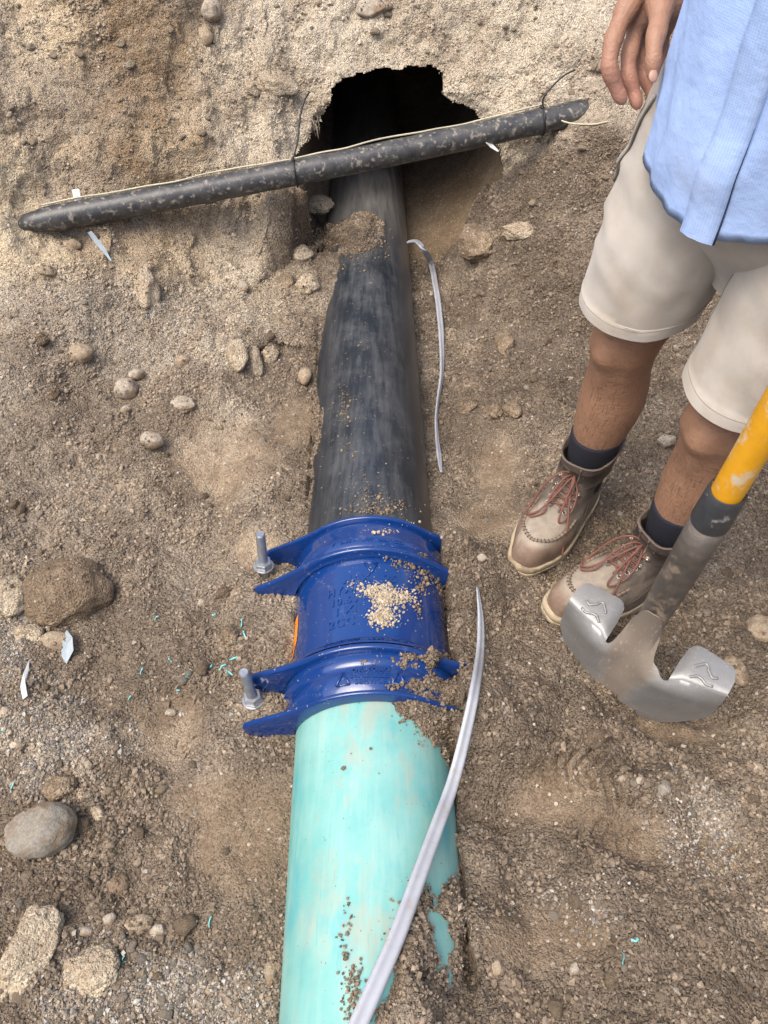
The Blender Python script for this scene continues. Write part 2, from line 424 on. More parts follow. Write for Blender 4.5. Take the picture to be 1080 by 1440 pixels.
# the main: soil lies against and over it outside the exposed outline
near = (np.abs(X - axis_x(Y)) < .42) & (Y > -1.2) & (Y < WALL_Y(X) + .01)
xi, yi = X[near], Y[near]
Pn = np.stack([xi, yi, 0 * xi], 1)
ragx = .007 * fbm(Pn, .03, 3, 21) + .006 * fbm(Pn, .009, 2, 24)
sd = poly_sd(xi, yi, POLY) + ragx
Rl = .15 + .015 * (sstep(.535, .56, yi) - sstep(1.0, 1.02, yi))
dx = np.abs(xi - axis_x(yi))
cz = axis_z(yi) + np.sqrt(np.maximum(Rl ** 2 - dx ** 2, 0)) * 1.005
on = dx < Rl
b0 = Z[near]
ry = [-.5, .0, .1, .2, .27, .33, .40, .46, .51, .565, .62, .655, .69, .74, .79, .84, .88, .915, .95, .99, 1.05, 1.3, 1.8, 2.2, 2.6]
rn = [.12, .12, .12, .105, .075, .045, .02, .06, .135, .170, .165, .118, .10, .085, .09, .110, .105, .112, .135, .115, .02, -.03, -.03, -.02, -.02]
ly = [-.5, .2, .5, .9, .98, 1.06, 1.13, 1.2, 1.3, 1.45, 1.6, 1.72, 1.8, 1.9, 2.0, 2.1, 2.25, 2.6]
ln = [-.01, -.01, .025, .03, .01, .03, .055, .07, .05, .035, .03, .05, .07, .09, .115, .12, .12, .0]
rr_ = xi - axis_x(yi)
nside = np.where(rr_ > 0, np.interp(yi, ry, rn), np.interp(yi, ly, ln)) + .008 * fbm(Pn, .06, 2, 27)
wside = np.where(rr_ > 0, 1 - sstep(.215, .40, np.abs(rr_)), 1 - sstep(.27, .40, np.abs(rr_)))
nside = np.where(rr_ > 0, nside - .35 * np.maximum(rr_ - .20, 0), nside)
b1 = b0 + (axis_z(yi) + nside - b0) * wside
b0 = np.where((rr_ < 0) & (yi > 1.75), np.maximum(b0, b1), b1)
bur = -sd
zb = np.where(b0 > cz, cz + (b0 - cz) * sstep(.0, np.where(yi < 1.1, .09, .14), bur), np.maximum(b0, cz + np.where(yi < 1.1, np.clip(bur * 1.6, 0, .046), np.clip(bur * .45, 0, .02))))
ze = np.minimum(b0, cz - np.clip(.6 * sd, .004, .06))
ze = np.where((dx > np.where(rr_ < 0, np.interp(yi, [1.5, 1.85], [.72, .30]), .72) * Rl) & ((rr_ < 0) | (yi > 1.05)) & (yi > .1), b0, ze)
zn = np.where(on, np.where(sd > 0, ze, zb), b0)
del rr_
# beside the main the bank falls to the outline's edge on the left of the black length
Z[near] = zn
SDN = np.full_like(X, 1.0); SDN[near] = np.where(on, sd, 1)
EXP = np.zeros_like(X); EXP[near] = np.where(on & (sd > 0), 1., 0.)

# relief along the surface normal
ZG = Z.reshape(NY, NX)
gy, gx = np.gradient(ZG, GY, GX)
nrm = np.stack([-gx.ravel(), -gy.ravel(), np.ones(NX * NY)], 1); nrm /= np.linalg.norm(nrm, axis=1)[:, None]
P = np.stack([X, Y, Z], 1)
core = (X > -1.8) & (X < 1.75) & (Y > -.45) & (Y < 3.8)
D = np.zeros(len(P)); Pc = P[core]; sm = SMOOTH[core]; wl = WALLP[core]
rough_zone = sstep(-.25, .35, fbm(Pc, .22, 2, 41)) * (1 - sm)
w1, id1 = worley(Pc, .03, 1); w2, id2 = worley(Pc + 3.1, .0135, 5)
clod = np.clip(.62 - w1, 0, 1) * (id1 > .35) * (.5 + id1)
grain = np.clip(.6 - w2, 0, 1) * (.4 + id2)
ridg = 1 - np.abs(fbm(Pc, .16, 4, 51))
d = .013 * fbm(Pc, .09, 3, 61) * (1 - .6 * sm) + .012 * clod * (.25 + .75 * rough_zone) * (1 - sm) * (1 - .45 * wl) + .0075 * grain * (.35 + .65 * rough_zone) * (1 - .85 * sm)
w3, id3 = worley(Pc + .035 * np.stack([fbm(Pc, .1, 2, 141), fbm(Pc, .1, 2, 143), fbm(Pc, .1, 2, 145)], 1), .075, 9)
ledge = (id3 - .5) * sstep(-.1, .35, fbm(Pc, .3, 2, 131))
d += wl * (.034 * fbm(Pc, .26, 3, 51) + .012 * ledge + .006 * (ridg - .75) + .0045 * fbm(Pc, .035, 3, 71) + .004 * np.abs(fbm(Pc, .02, 2, 78)))
d += .0016 * fbm(Pc, .011, 2, 81) * (1 - .6 * sm) + .003 * fbm(Pc, .028, 2, 88) * (1 - .7 * sm)
keep = np.where(EXP[core] > 0, .2, 1.0)
D[core] = d * keep
P = P + nrm * D[:, None]
# soil tint maps: what kind of soil lies where
big = fbm(P, .30, 4, 91); med = fbm(P, .07, 3, 95)
leftw = 1 - sstep(-.75, -.35, X); rightw = sstep(.35, .7, X)
wall_dry = .90 - .16 * leftw - .42 * rightw * (1 - sstep(.15, .45, rise)) + .25 * big
DRY = np.maximum(DRY, .27 + .14 * big + .06 * med + .07 * (X < 0)) * (1 - WALLP) + WALLP * np.maximum(np.clip(wall_dry, .15, 1), DRY * .6)
DRY = np.clip(DRY + .05 * med + .34 * sstep(1.25, 1.85, Y + .08 * big) * (1 - sstep(-.5, -.15, X)) * (1 - WALLP) + .10 * sstep(-.1, .3, big), 0, 1)
DRY = np.clip(DRY - .10 * np.clip(rough_zone.mean() - 0, 0, 1) * 0, 0, 1)
warm_wall = .35 + .5 * leftw * sstep(-.3, .4, big) - .2 * rightw
WARM = np.clip(np.maximum(WARM, .12 + .15 * med) * (1 - WALLP) + WALLP * np.clip(warm_wall, 0.1, .95), 0, 1)
# dark warm band of the left bank
q, c = ell(230, 150, 90, 120, .5); bandL = np.exp(-np.maximum(q + wob, 0)) * WALLP
DRY = DRY * (1 - .45 * bandL); WARM = np.maximum(WARM, bandL * .9)
# damp spoil next to the right side of the main
ap = at(610, 960, .19); spl = np.exp(-(((X - ap[0]) / .12) ** 2 + ((Y - ap[1]) / .28) ** 2)); DRY = DRY * (1 - .4 * spl)

idx = np.arange(NX * NY).reshape(NY, NX)
FQ = np.stack([idx[:-1, :-1], idx[:-1, 1:], idx[1:, 1:], idx[1:, :-1]], -1).reshape(-1, 4)
# opening of the tunnel in the far bank
HOLE_PX = [(436, 300), (425, 262), (412, 222), (438, 188), (461, 152), (467, 124), (482, 110), (505, 103), (540, 94), (556, 97), (572, 92), (606, 92), (622, 101), (625, 118), (621, 130), (634, 141), (655, 149), (668, 155), (677, 172),
           (698, 198), (707, 225), (708, 252), (701, 282), (684, 310), (658, 334), (630, 350), (600, 372), (480, 385), (440, 350)]
HOLE_Y = 2.415
HP = np.array([aty(u, v, HOLE_Y)[[0, 2]] for u, v in HOLE_PX])
fc = P[FQ].mean(1)
cand = (fc[:, 1] > 2.2) & (fc[:, 1] < 2.8) & (fc[:, 0] > -.5) & (fc[:, 0] < .6) & (fc[:, 2] < .8)
ins = np.zeros(len(FQ), bool)
rg = .006 * fbm(fc[cand], .03, 3, 101)
# measure the outline along the line of sight so that a slope does not shift it
fcc = fc[cand]; tt = HOLE_Y / fcc[:, 1]
hx = fcc[:, 0] * tt; hz = EYE + (fcc[:, 2] - EYE) * tt
ins[cand] = (poly_sd(hx, hz, HP) + rg > 0) & (WALLP[FQ[cand][:, 0]] > .02)
FQ = FQ[~ins]
g_me = mesh_np('ground', P, FQ)
f_attr(g_me, 'dry', DRY); f_attr(g_me, 'warm', WARM); f_attr(g_me, 'crumbly', np.clip(1.0 - SMOOTH * .9, 0, 1) * (1 - .45 * WALLP)); f_attr(g_me, 'grit', np.clip(GRIT + .15 * med, 0, 1))
ground = link('ground', g_me, None, M_SOIL)
tag(ground, 'excavated sandy trench floor and bank of brown soil', kind='structure')

# tunnel lining of soil behind the opening
def resample(poly, n):
    p = np.vstack([poly, poly[:1]]); d = np.r_[0, np.cumsum(np.linalg.norm(np.diff(p, axis=0), axis=1))]
    t = np.linspace(0, d[-1], n, endpoint=False)
    return np.stack([np.interp(t, d, p[:, k]) for k in (0, 1)], 1)
hp = resample(HP, 140); hc = np.array([.07, .17])
bpy.context.view_layer.update()
mouth = []
for x_, z_ in hc + (hp - hc) * 1.045:
    d_ = Vector((x_, HOLE_Y, z_ - EYE)).normalized(); ok_, l_, n_, _ = ground.ray_cast(Vector(ORI), d_)
    mouth.append((l_.y if ok_ and 2.25 < l_.y < 2.6 else 2.40))
mouth = np.array(mouth); mouth = np.maximum(mouth, np.maximum(np.roll(mouth, 1), np.roll(mouth, -1)))
rings = []
circ_r = .33
for k, (yy, sc, rnd) in enumerate([(2.40, 1.06, 0), (2.44, 1.04, 0), (2.47, 1.03, .1), (2.53, 1.03, .35), (2.6, 1.03, .55), (2.72, 1.02, .75), (2.9, 1.0, .9), (3.2, 1., 1), (3.6, 1., 1), (4.2, .98, 1)]):
    q = hc + (hp - hc) * sc
    ang = np.arctan2(hp[:, 1] - hc[1], hp[:, 0] - hc[0]); cr = np.stack([hc[0] + circ_r * np.cos(ang), hc[1] + circ_r * np.sin(ang)], 1)
    q = q * (1 - rnd) + cr * rnd
    d0 = yy - 2.42
    y3 = np.maximum(yy, mouth + .010 + .012 * k)
    tt_ = y3 / HOLE_Y if k < 3 else 1.0
    r3 = np.stack([q[:, 0] * tt_ - .0222 * d0 * (k >= 3), y3, EYE + (q[:, 1] - EYE) * tt_ - .1066 * d0 * (k >= 3)], 1)
    rad = (q - hc) / np.linalg.norm(q - hc, axis=1)[:, None]
    nz = .012 * fbm(r3, .08, 3, 7)
    r3[:, 0] += rad[:, 0] * nz; r3[:, 2] += rad[:, 1] * nz
    rings.append([Vector(p) for p in r3])
bm = bmesh.new(); loft_into(bm, rings, True, False, True)
tun = link('tunnel', bm_mesh('tunnel', bm), None, M_TUNNEL)
tag(tun, 'dark round bore through the soil bank', kind='structure')
bpy.context.view_layer.update()
def drop(u, v):
    """point of the ground seen at a photo pixel"""
    d = Vector(ray(u, v)).normalized()
    ok, loc, nor, _ = ground.ray_cast(Vector(ORI), d)
    return (loc, nor) if ok else (Vector(at(u, v, 0)), Vector((0, 0, 1)))
def ground_z(x, y):
    ok, loc, nor, _ = ground.ray_cast(Vector((x, y, 1.4)), Vector((0, 0, -1)))
    return loc.z if ok else 0.0
def px_size(p):
    return float((np.array(p) - ORI) @ np.array([0, CP, -SP])) / F_PX

# ------------------------------------------------------------------ loose crumbs and grit (nobody could count them)
def icosa():
    bm = bmesh.new(); bmesh.ops.create_icosphere(bm, subdivisions=1, radius=1)
    V = np.array([v.co[:] for v in bm.verts]); Fc = np.array([[v.index for v in f.verts] for f in bm.faces]); bm.free(); return V, Fc
def octa():
    V = np.array([(1, 0, 0), (-1, 0, 0), (0, 1, 0), (0, -1, 0), (0, 0, 1), (0, 0, -1)], float)
    Fc = np.array([(0, 2, 4), (2, 1, 4), (1, 3, 4), (3, 0, 4), (2, 0, 5), (1, 2, 5), (3, 1, 5), (0, 3, 5)]); return V, Fc
def rand_rot(n):
    q = rng.normal(size=(n, 4)); q /= np.linalg.norm(q, axis=1)[:, None]; w, x, y, z = q.T
    return np.stack([np.stack([1 - 2 * (y * y + z * z), 2 * (x * y - z * w), 2 * (x * z + y * w)], 1),
                     np.stack([2 * (x * y + z * w), 1 - 2 * (x * x + z * z), 2 * (y * z - x * w)], 1),
                     np.stack([2 * (x * z - y * w), 2 * (y * z + x * w), 1 - 2 * (x * x + y * y)], 1)], 1)
def scatter(name, pos, nor, rad, col, tmpl, label, sink=.25, jit=.0035):
    V, Fc = tmpl; n = len(pos)
    if jit:
        j_ = rng.uniform(-jit, jit, size=(n, 3)); pos = pos + j_ - nor * np.sum(j_ * nor, 1)[:, None]
    sc = rad[:, None] * rng.uniform(.65, 1.25, size=(n, 3))
    L = V[None] * (1 + rng.uniform(-.28, .28, size=(n, len(V), 1))) * sc[:, None, :]
    W = np.einsum('nij,nvj->nvi', rand_rot(n), L) + (pos + nor * rad[:, None] * (1 - 2 * sink) * .6)[:, None, :]
    FF = (Fc[None] + (np.arange(n) * len(V))[:, None, None]).reshape(-1, 3)
    me = mesh_np(name, W.reshape(-1, 3), FF, smooth=False)
    c_attr(me, 'col', np.repeat(col, len(V), 0))
    o = link(name, me, None, M_CRUMB); return tag(o, label, kind='stuff')
fnz, fny, fnx = None, None, None
G2 = P.reshape(NY, NX, 3)
tx = np.gradient(G2, axis=1); ty = np.gradient(G2, axis=0)
PN = np.cross(tx.reshape(-1, 3), ty.reshape(-1, 3)); PN /= np.linalg.norm(PN, axis=1)[:, None] + 1e-12
used = np.zeros(len(P), bool); used[FQ.ravel()] = True
dense = (X > -1.45) & (X < 1.3) & (Y > -.02) & (Y < 2.9) & used & (EXP < .5)
rz = np.zeros(len(P)); rz[core] = rough_zone
cell = np.ones(len(P)); cell[(Y > 2.0)] = .85; cell[(Y > 2.33) & (Y < 2.49)] = .45
def pick(n, w):
    w = np.where(dense, w * cell, 0); w = w / w.sum(); return rng.choice(len(P), size=n, p=w)
def soil_col(i, gain=1.0):
    f = np.clip(DRY[i] + rng.normal(0, .12, len(i)), 0, 1)[:, None]
    a = np.array([.112, .084, .058]); b = np.array([.27, .215, .158]); c = np.array([.46, .39, .295])
    col = np.where(f < .5, a + (b - a) * f * 2, b + (c - b) * (f * 2 - 1))
    col = col * (1 - WARM[i][:, None] * .3) + np.array([.33, .22, .115]) * WARM[i][:, None] * .3
    return col * rng.uniform(.7, 1.3, size=(len(i), 1)) * gain
nb = np.abs(SDN) < .02
clump = np.clip(.35 + 1.2 * fbm(P, .05, 2, 121), .05, 2)
i = pick(115000, (.30 + rz) * (1 - .93 * SMOOTH) * (1 - .72 * WALLP) * clump)
scatter('soil_crumbs', P[i], PN[i], np.minimum(.0015 + rng.exponential(.0014, len(i)), .0058), soil_col(i), octa(), 'fine dark crumbs of damp soil covering the trench floor')
i = pick(12000, np.exp(-(SDN / .013) ** 2) * (SDN < .004) + .0)
scatter('edge_crumbs', P[i], PN[i], np.minimum(.0010 + rng.exponential(.0011, len(i)), .0042), soil_col(i), octa(), 'loose soil crumbs heaped along the edges of the buried pipes')
i = pick(15000, (.1 + rz) * (1 - .9 * SMOOTH) * (1 - .6 * WALLP) * clump ** 2)
scatter('soil_lumps', P[i], PN[i], np.minimum(.0022 + rng.exponential(.0016, len(i)), .0075), soil_col(i, .95), icosa(), 'small crumbly lumps of soil across the trench floor')
i = pick(8000, (.2 + 1.6 * GRIT) * (1 - .6 * SMOOTH) * (1 - .3 * WALLP))
pal = np.array([(.50, .45, .37), (.40, .34, .26), (.30, .27, .23), (.58, .54, .47), (.42, .33, .23), (.24, .22, .2)])
scatter('gravel', P[i], PN[i], np.minimum(.0013 + rng.exponential(.0013, len(i)), .0065), pal[rng.integers(0, len(pal), len(i))] * rng.uniform(.45, .85, size=(len(i), 1)), octa(), 'pale grit and fine gravel mixed through the soil')

i = pick(14000, np.clip(GRIT - .35, 0, 1) ** 1.2 * (1 - WALLP))
scatter('pale_grit', P[i], PN[i], np.minimum(.0011 + rng.exponential(.0010, len(i)), .0048), pal[rng.integers(0, 6, len(i))] * rng.uniform(.5, .95, size=(len(i), 1)), octa(), 'pale grey grit lying thick on the gravelly patches')
# ------------------------------------------------------------------ materials of the made things
def pipe_black():
    N = NT('black_polyethylene'); st = N.coord('Object', (60, 1.2, 60)); co = N.coord()
    streak = N.noise(1, 5, .7, st); patch = N.noise(9, 5, .65, co)
    up = N.attr('crown')
    dust = N.math('MULTIPLY', N.ramp(N.math('ADD', N.math('MULTIPLY', streak, .6), N.math('MULTIPLY', patch, .55)), [(.50, 0.), (.80, 1.)]), N.math('ADD', .10, N.math('MULTIPLY', up, .40)))
    c = N.mix(dust, (.017, .022, .029), (.20, .205, .205))
    c = N.mix(N.math('MULTIPLY', N.attr('mouth'), N.ramp(streak, [(.25, .15), (.75, .95)])), c, (.25, .235, .21))  # dusty grey painted in to brighten the dim length towards and inside the bore
    sp = N.math('MULTIPLY', N.ramp(N.noise(95, 4, .7, co), [(.63, 0.), (.70, 1.)]), N.math('ADD', .12, N.math('MULTIPLY', up, .6)))
    c = N.mix(sp, c, (.36, .29, .2))
    N.base(c); N.rough(N.math('ADD', .30, N.math('MULTIPLY', dust, .4))); N.bump(streak, .12, .002)
    N.b.inputs['Specular IOR Level'].default_value = .45; return N.m
def pipe_teal():
    N = NT('teal_pvc'); st = N.coord('Object', (40, 1.6, 40)); co = N.coord()
    streak = N.noise(1, 4, .65, st); patch = N.noise(7, 5, .65, co)
    c = N.mix(N.ramp(patch, [(.3, 0.), (.72, 1.)]), (.115, .375, .355), (.24, .465, .42))
    c = N.mix(N.math('MULTIPLY', N.ramp(streak, [(.45, 0.), (.7, 1.)]), .5), c, (.33, .52, .46))
    blue = N.ramp(N.noise(9, 4, .6, N.coord('Object', (1.5, .7, 1.5))), [(.52, 0.), (.68, .6)])
    c = N.mix(blue, c, (.035, .34, .39))
    up = N.attr('crown')
    d = N.math('MULTIPLY', N.ramp(N.noise(13, 6, .75, N.coord('Object', (1.4, .6, 1.4))), [(.50, 0.), (.68, 1.)]), N.math('ADD', .16, N.math('MULTIPLY', up, .55)))
    c = N.mix(d, c, (.40, .33, .24))
    sp = N.ramp(N.noise(170, 2, .5, co), [(.71, 0.), (.735, .8)])
    c = N.mix(sp, c, (.19, .13, .08))
    ln = N.ramp(N.noise(1, 2, .4, N.coord('Object', (220, 2.2, 220))), [(.70, 0.), (.73, .35)])
    c = N.mix(ln, c, (.12, .32, .30))
    N.base(c); N.rough(N.math('ADD', .52, N.math('MULTIPLY', d, .5))); N.bump(N.noise(60, 4), .05, .002); return N.m
def epoxy_blue():
    N = NT('blue_epoxy_coating'); co = N.coord()
    d = N.ramp(N.noise(26, 6, .72, co), [(.60, 0.), (.75, .55)])
    c = N.mix(N.noise(5, 3), (.004, .030, .142), (.006, .042, .19)); c = N.mix(d, c, (.13, .15, .21))
    sp = N.ramp(N.noise(150, 2, .5, co), [(.70, 0.), (.73, .8)]); c = N.mix(sp, c, (.32, .25, .17))
    N.base(c); N.rough(N.math('ADD', .13, N.math('MULTIPLY', d, .5))); N.bump(N.noise(22, 3, .5, co), .06, .003)
    N.b.inputs['Coat Weight'].default_value = .5; N.b.inputs['Coat Roughness'].default_value = .08; return N.m
def plain(name, a, b=None, rough=.5, scale=40, metal=0, bump=.0, bscale=120, dirt=None, dscale=25, dthr=.58, spec=.5):
    N = NT(name); b = b or tuple(x * .75 for x in a)
    c = N.mix(N.ramp(N.noise(scale, 5, .65), [(.3, 0.), (.7, 1.)]), a, b)
    r = rough
    if dirt:
        d = N.ramp(N.noise(dscale, 6, .7), [(dthr, 0.), (dthr + .1, .9)]); c = N.mix(d, c, dirt)
        r = N.math('ADD', rough, N.math('MULTIPLY', d, max(0, .88 - rough)))
        N.setv(N.b.inputs['Metallic'], N.math('MULTIPLY', N.math('SUBTRACT', 1, d), metal))
    else: N.b.inputs['Metallic'].default_value = metal
    N.base(c); N.rough(r); N.b.inputs['Specular IOR Level'].default_value = spec
    if bump: N.bump(N.noise(bscale, 4), bump, .002)
    return N.m
M_BLACK = pipe_black(); M_TEAL = pipe_teal(); M_BLUE = epoxy_blue()
M_GALV = plain('galvanised_steel', (.50, .52, .54), (.36, .38, .40), .42, 60, .85, .2, 200, dirt=(.27, .22, .16), dscale=50, dthr=.62)
M_CABLE = plain('grey_plastic_sleeve', (.40, .42, .45), (.33, .345, .37), .38, 30, 0, .1, 150, dirt=(.34, .28, .2), dscale=35, dthr=.60)
M_CONDUIT = plain('muddy_black_conduit', (.020, .022, .026), (.075, .073, .068), .36, 34, 0, .2, 60, dirt=(.27, .24, .195), dscale=62, dthr=.54)
M_BLACKPL = plain('black_nylon', (.015, .014, .014), None, .45)
M_WHITEPL = plain('white_plastic', (.62, .63, .62), (.5, .5, .48), .5, 50, dirt=(.35, .28, .2), dscale=60, dthr=.6)
M_WIRE = plain('pale_wire_sheath', (.52, .48, .34), (.40, .36, .25), .5, 60)
M_ORANGE = plain('orange_label', (.85, .30, .03), (.78, .25, .02), .45, 60)
M_INK = plain('dark_print', (.12, .03, .01), None, .5)
M_SCRAP = plain('weathered_film', (.33, .38, .41), (.22, .27, .30), .45, 40, dirt=(.35, .28, .2), dscale=40, dthr=.62)
M_SHAVE = plain('teal_shaving', (.12, .50, .52), (.2, .55, .5), .45)

# ------------------------------------------------------------------ the main: black length, teal length
def pipe(name, s0, s1, R, mat, label, seg=160, step=.012):
    t = np.arange(s0, s1 + step * .5, step); a = np.linspace(0, 2 * np.pi, seg, endpoint=False)
    V = (A0 + AX * t[:, None])[:, None, :] + R * (np.sin(a)[None, :, None] * RT + np.cos(a)[None, :, None] * UPN)
    n = len(t); Fc = []
    i = np.arange(n * seg).reshape(n, seg); j = np.roll(i, -1, 1)
    Fc = np.stack([i[:-1], j[:-1], j[1:], i[1:]], -1).reshape(-1, 4)
    me = mesh_np(name, V.reshape(-1, 3), Fc)
    f_attr(me, 'mouth', np.repeat(sstep(2.0, 2.55, t), seg)); f_attr(me, 'crown', np.tile(np.clip(np.cos(a - .0) * 1.6 - .75, 0, 1), n))  # 'mouth' masks the painted brightening near the bore
    return tag(link(name, me, None, mat), label, 'pipe')
pipe('black_pipe', .78, 4.1, .150, M_BLACK, 'large black water pipe running from the blue coupling into the bored hole')
pipe('teal_pipe', -1.6, .74, .1495, M_TEAL, 'large teal PVC pipe half buried in soil below the blue coupling')

# ------------------------------------------------------------------ blue coupling
cpl = thing('pipe_coupling', 'glossy blue cast coupling with winged flanges joining the teal and black pipes', 'pipe coupling', tuple(on_axis(.78)))
def cworld(s, r, n): return Vector(on_axis(s, r, n))
def loc(p): return Vector(p) - cpl.location
def revolve(name, prof, seg=144, mat=M_BLUE, parent=cpl, warp=None):
    """prof: (s, R) list; returns one mesh object"""
    bm = bmesh.new(); rings = []
    for s, R in prof:
        rings.append([loc(on_axis(s, R * math.sin(2 * math.pi * k / seg), R * math.cos(2 * math.pi * k / seg))) for k in range(seg)])
    loft_into(bm, rings); me = bm_mesh(name, bm); sharp(me, 40)
    return link(name, me, parent, mat)
S = dict(lip_far=.990, fl_far=.897, fl_near=.6585, lip_near=.565)
revolve('sleeve', [(.899, .150), (.899, .1645), (.885, .1655), (.87, .1650), (.69, .1650), (.67, .1655), (.6570, .1645), (.6570, .150)])
def wing_outline(Rc, tip_r, tip_n, drop_r=.235):
    """half outline of a flange with wings: list of (r, n) from crown clockwise"""
    pts = []
    for k in range(13):
        a = math.radians(k * 3.1); pts.append((Rc * math.sin(a), Rc * math.cos(a)))
    # concave run out to the wing tip
    p0 = pts[-1]; a0 = math.radians(12 * 3.1); tan = (math.cos(a0), -math.sin(a0))
    L = math.hypot(tip_r - p0[0], tip_n - p0[1])
    c1 = (p0[0] + tan[0] * L * .4, p0[1] + tan[1] * L * .4); c2 = (tip_r - L * .35, tip_n + L * .215)
    for k in range(1, 13):
        t = k / 12; m = 1 - t
        pts.append(tuple(m ** 3 * p0[i] + 3 * m * m * t * c1[i] + 3 * m * t * t * c2[i] + t ** 3 * (tip_r, tip_n)[i] for i in (0, 1)))
    pts += [(tip_r + .004, tip_n - .012), (tip_r, tip_n - .03), (tip_r - .03, tip_n - .05), (.185, -.02), (.165, -.08)]
    for k in range(1, 9):
        a = math.radians(120 + k * 7.5); pts.append((.17 * math.sin(a), .17 * math.cos(a)))
    return pts
def flange(name, s, thick, Rc, tip_r, tip_n, lean=0.0, parent=cpl, inner=.152):
    right = wing_outline(Rc, tip_r, tip_n); left = [(-r, n) for r, n in right[::-1]][:-1]
    out = right + left; N_ = len(out)
    bm = bmesh.new(); rings = []
    # bevelled plate: inner edge, face, outer rim, face, inner edge
    for ds, g in ((-.5, None), (-.5, -.005), (-.40, -.0015), (-.2, 0), (.2, 0), (.40, -.0015), (.5, -.005), (.5, None)):
        ring = []
        for r, n in out:
            q = math.hypot(r, n)
            rr, nn = (r * inner / q, n * inner / q) if g is None else (r * (1 + g / q), n * (1 + g / q))
            ring.append(loc(on_axis(s + ds * thick + lean * (q - Rc), rr, nn)))
        rings.append(ring)
    loft_into(bm, rings); me = bm_mesh(name, bm); sharp(me, 50)
    return link(name, me, parent, M_BLUE)
flange('flange', S['fl_far'] - .004, .013, .189, .252, .050, .10)
flange('flange', S['fl_near'] - .002, .013, .189, .240, .075, .10)
# end rings: stepped conical bodies with a winged lip as their sub-part
er = revolve('end_ring', [(.904, .150), (.905, .176), (.912, .1795), (.934, .1790), (.940, .1765), (.962, .1745), (.975, .171), (.986, .166), (.986, .150)])
flange('lip', S['lip_far'], .010, .177, .232, .062, .05, er)
er2 = revolve('end_ring', [(.651, .150), (.650, .176), (.643, .1785), (.634, .1775), (.628, .171), (.620, .1695), (.612, .172), (.604, .1735), (.585, .1720), (.575, .167), (.568, .164), (.568, .150)])
flange('lip', S['lip_near'], .010, .1785, .244, .060, .05, er2)
# sloping shoulders of the two fixed flanges that carry lettering
sh1 = revolve('flange_shoulder', [(.890, .166), (.884, .170), (.8925, .186)], seg=144)
sh2 = revolve('flange_shoulder', [(.690, .1655), (.684, .1720), (.670, .1855), (.665, .186)], seg=144)
# raised casting marks, wrapped on the barrel
def lettering(name, rows, parent, mat=M_BLUE, depth=.0036, bold=.0016):
    """rows: (text, size, s of baseline, angle of the centre, radius at baseline, radius slope, mirror)"""
    V_all, F_all = [], []
    for text, size, s0, phi0, R0, slope in rows:
        cu = bpy.data.curves.new('mark', 'FONT'); cu.body = text; cu.size = size; cu.align_x = 'CENTER'
        cu.extrude = depth / 2; cu.offset = bold * .3; cu.resolution_u = 3; cu.space_character = 1.12
        o = bpy.data.objects.new('mark', cu); COL.objects.link(o)
        dg = bpy.context.evaluated_depsgraph_get(); dg.update()
        me = bpy.data.meshes.new_from_object(o.evaluated_get(dg))
        off = len(V_all)
        for v in me.vertices:
            s = s0 + v.co.y; R = R0 + slope * v.co.y + v.co.z * 1.0
            a = phi0 + v.co.x / R0
            V_all.append(loc(on_axis(s, R * math.sin(a), R * math.cos(a))))
        for p in me.polygons: F_all.append([off + k for k in p.vertices])
        bpy.data.objects.remove(o); bpy.data.meshes.remove(me); bpy.data.curves.remove(cu)
    me = bpy.data.meshes.new(name); me.from_pydata(V_all, [], F_all); me.update()
    return link(name, me, parent, mat)
def wrap_tri(name, s0, phi0, R, size, up, parent):
    bm = bmesh.new(); pts = [(-.5, -.45), (.5, -.45), (0, .5)]
    if not up: pts = [(-.5, .45), (.5, .45), (0, -.5)]
    P3 = [loc(on_axis(s0 + y * size, (R + .001) * math.sin(phi0 + x * size / R), (R + .001) * math.cos(phi0 + x * size / R))) for x, y in pts]
    for a, b in ((0, 1), (1, 2), (2, 0)): tube_into(bm, [P3[a], P3[a].lerp(P3[b], .5), P3[b]], .0022, 6)
    return link(name, bm_mesh(name, bm), parent, M_BLUE)
lettering('raised_lettering', [('MAX   25', .026, .824, .0, .1655, 0), ('HYMAX GRIP', .025, .799, -.06, .1655, 0), ('10.65 - 12.00', .024, .774, -.06, .1655, 0),
                               ('1 XF 45/10', .025, .749, -.06, .1655, 0), ('2CC  01/07', .027, .721, -.08, .1655, 0)], cpl)
wrap_tri('raised_triangle', .858, .02, .1655, .026, False, cpl)
lettering('raised_lettering', [('COLD WT   1000 / 40 003', .0145, .6715, -.02, .1845, -1.0)], sh2, depth=.004)
lettering('raised_lettering', [('F   0.65 - 12.00   MAX 225', .0125, .918, -.02, .1795, 0)], er, depth=.004)
lettering('raised_lettering', [('OR-TORQ', .0145, .609, .0, .1730, 0), ('STABILIZER', .0145, .597, .0, .1732, 0), ('SERVICE', .0145, .585, .0, .1722, 0)], er2, depth=.004)
wrap_tri('raised_triangle', .598, -.30, .1732, .026, True, er2); wrap_tri('raised_triangle', .598, .30, .1732, .026, True, er2)
# orange label on the left flank
bm = bmesh.new(); rows = []
for s in np.linspace(.725, .815, 8):
    rows.append([loc(on_axis(s, .1659 * math.sin(a), .1659 * math.cos(a))) for a in np.radians(np.linspace(-115, -66 - 9 * max(0, (.752 - s) / .027), 8))])
loft_into(bm, rows, False); stk = link('orange_label', bm_mesh('orange_label', bm), cpl, M_ORANGE)
for s in (.745, .757, .776, .788, .800):
    bm = bmesh.new()
    loft_into(bm, [[loc(on_axis(s + ds, .1662 * math.sin(a), .1662 * math.cos(a))) for a in np.radians(np.linspace(-108, -72, 6))] for ds in (0, .004)], False)
    link('print_line', bm_mesh('print_line', bm), stk, M_INK)
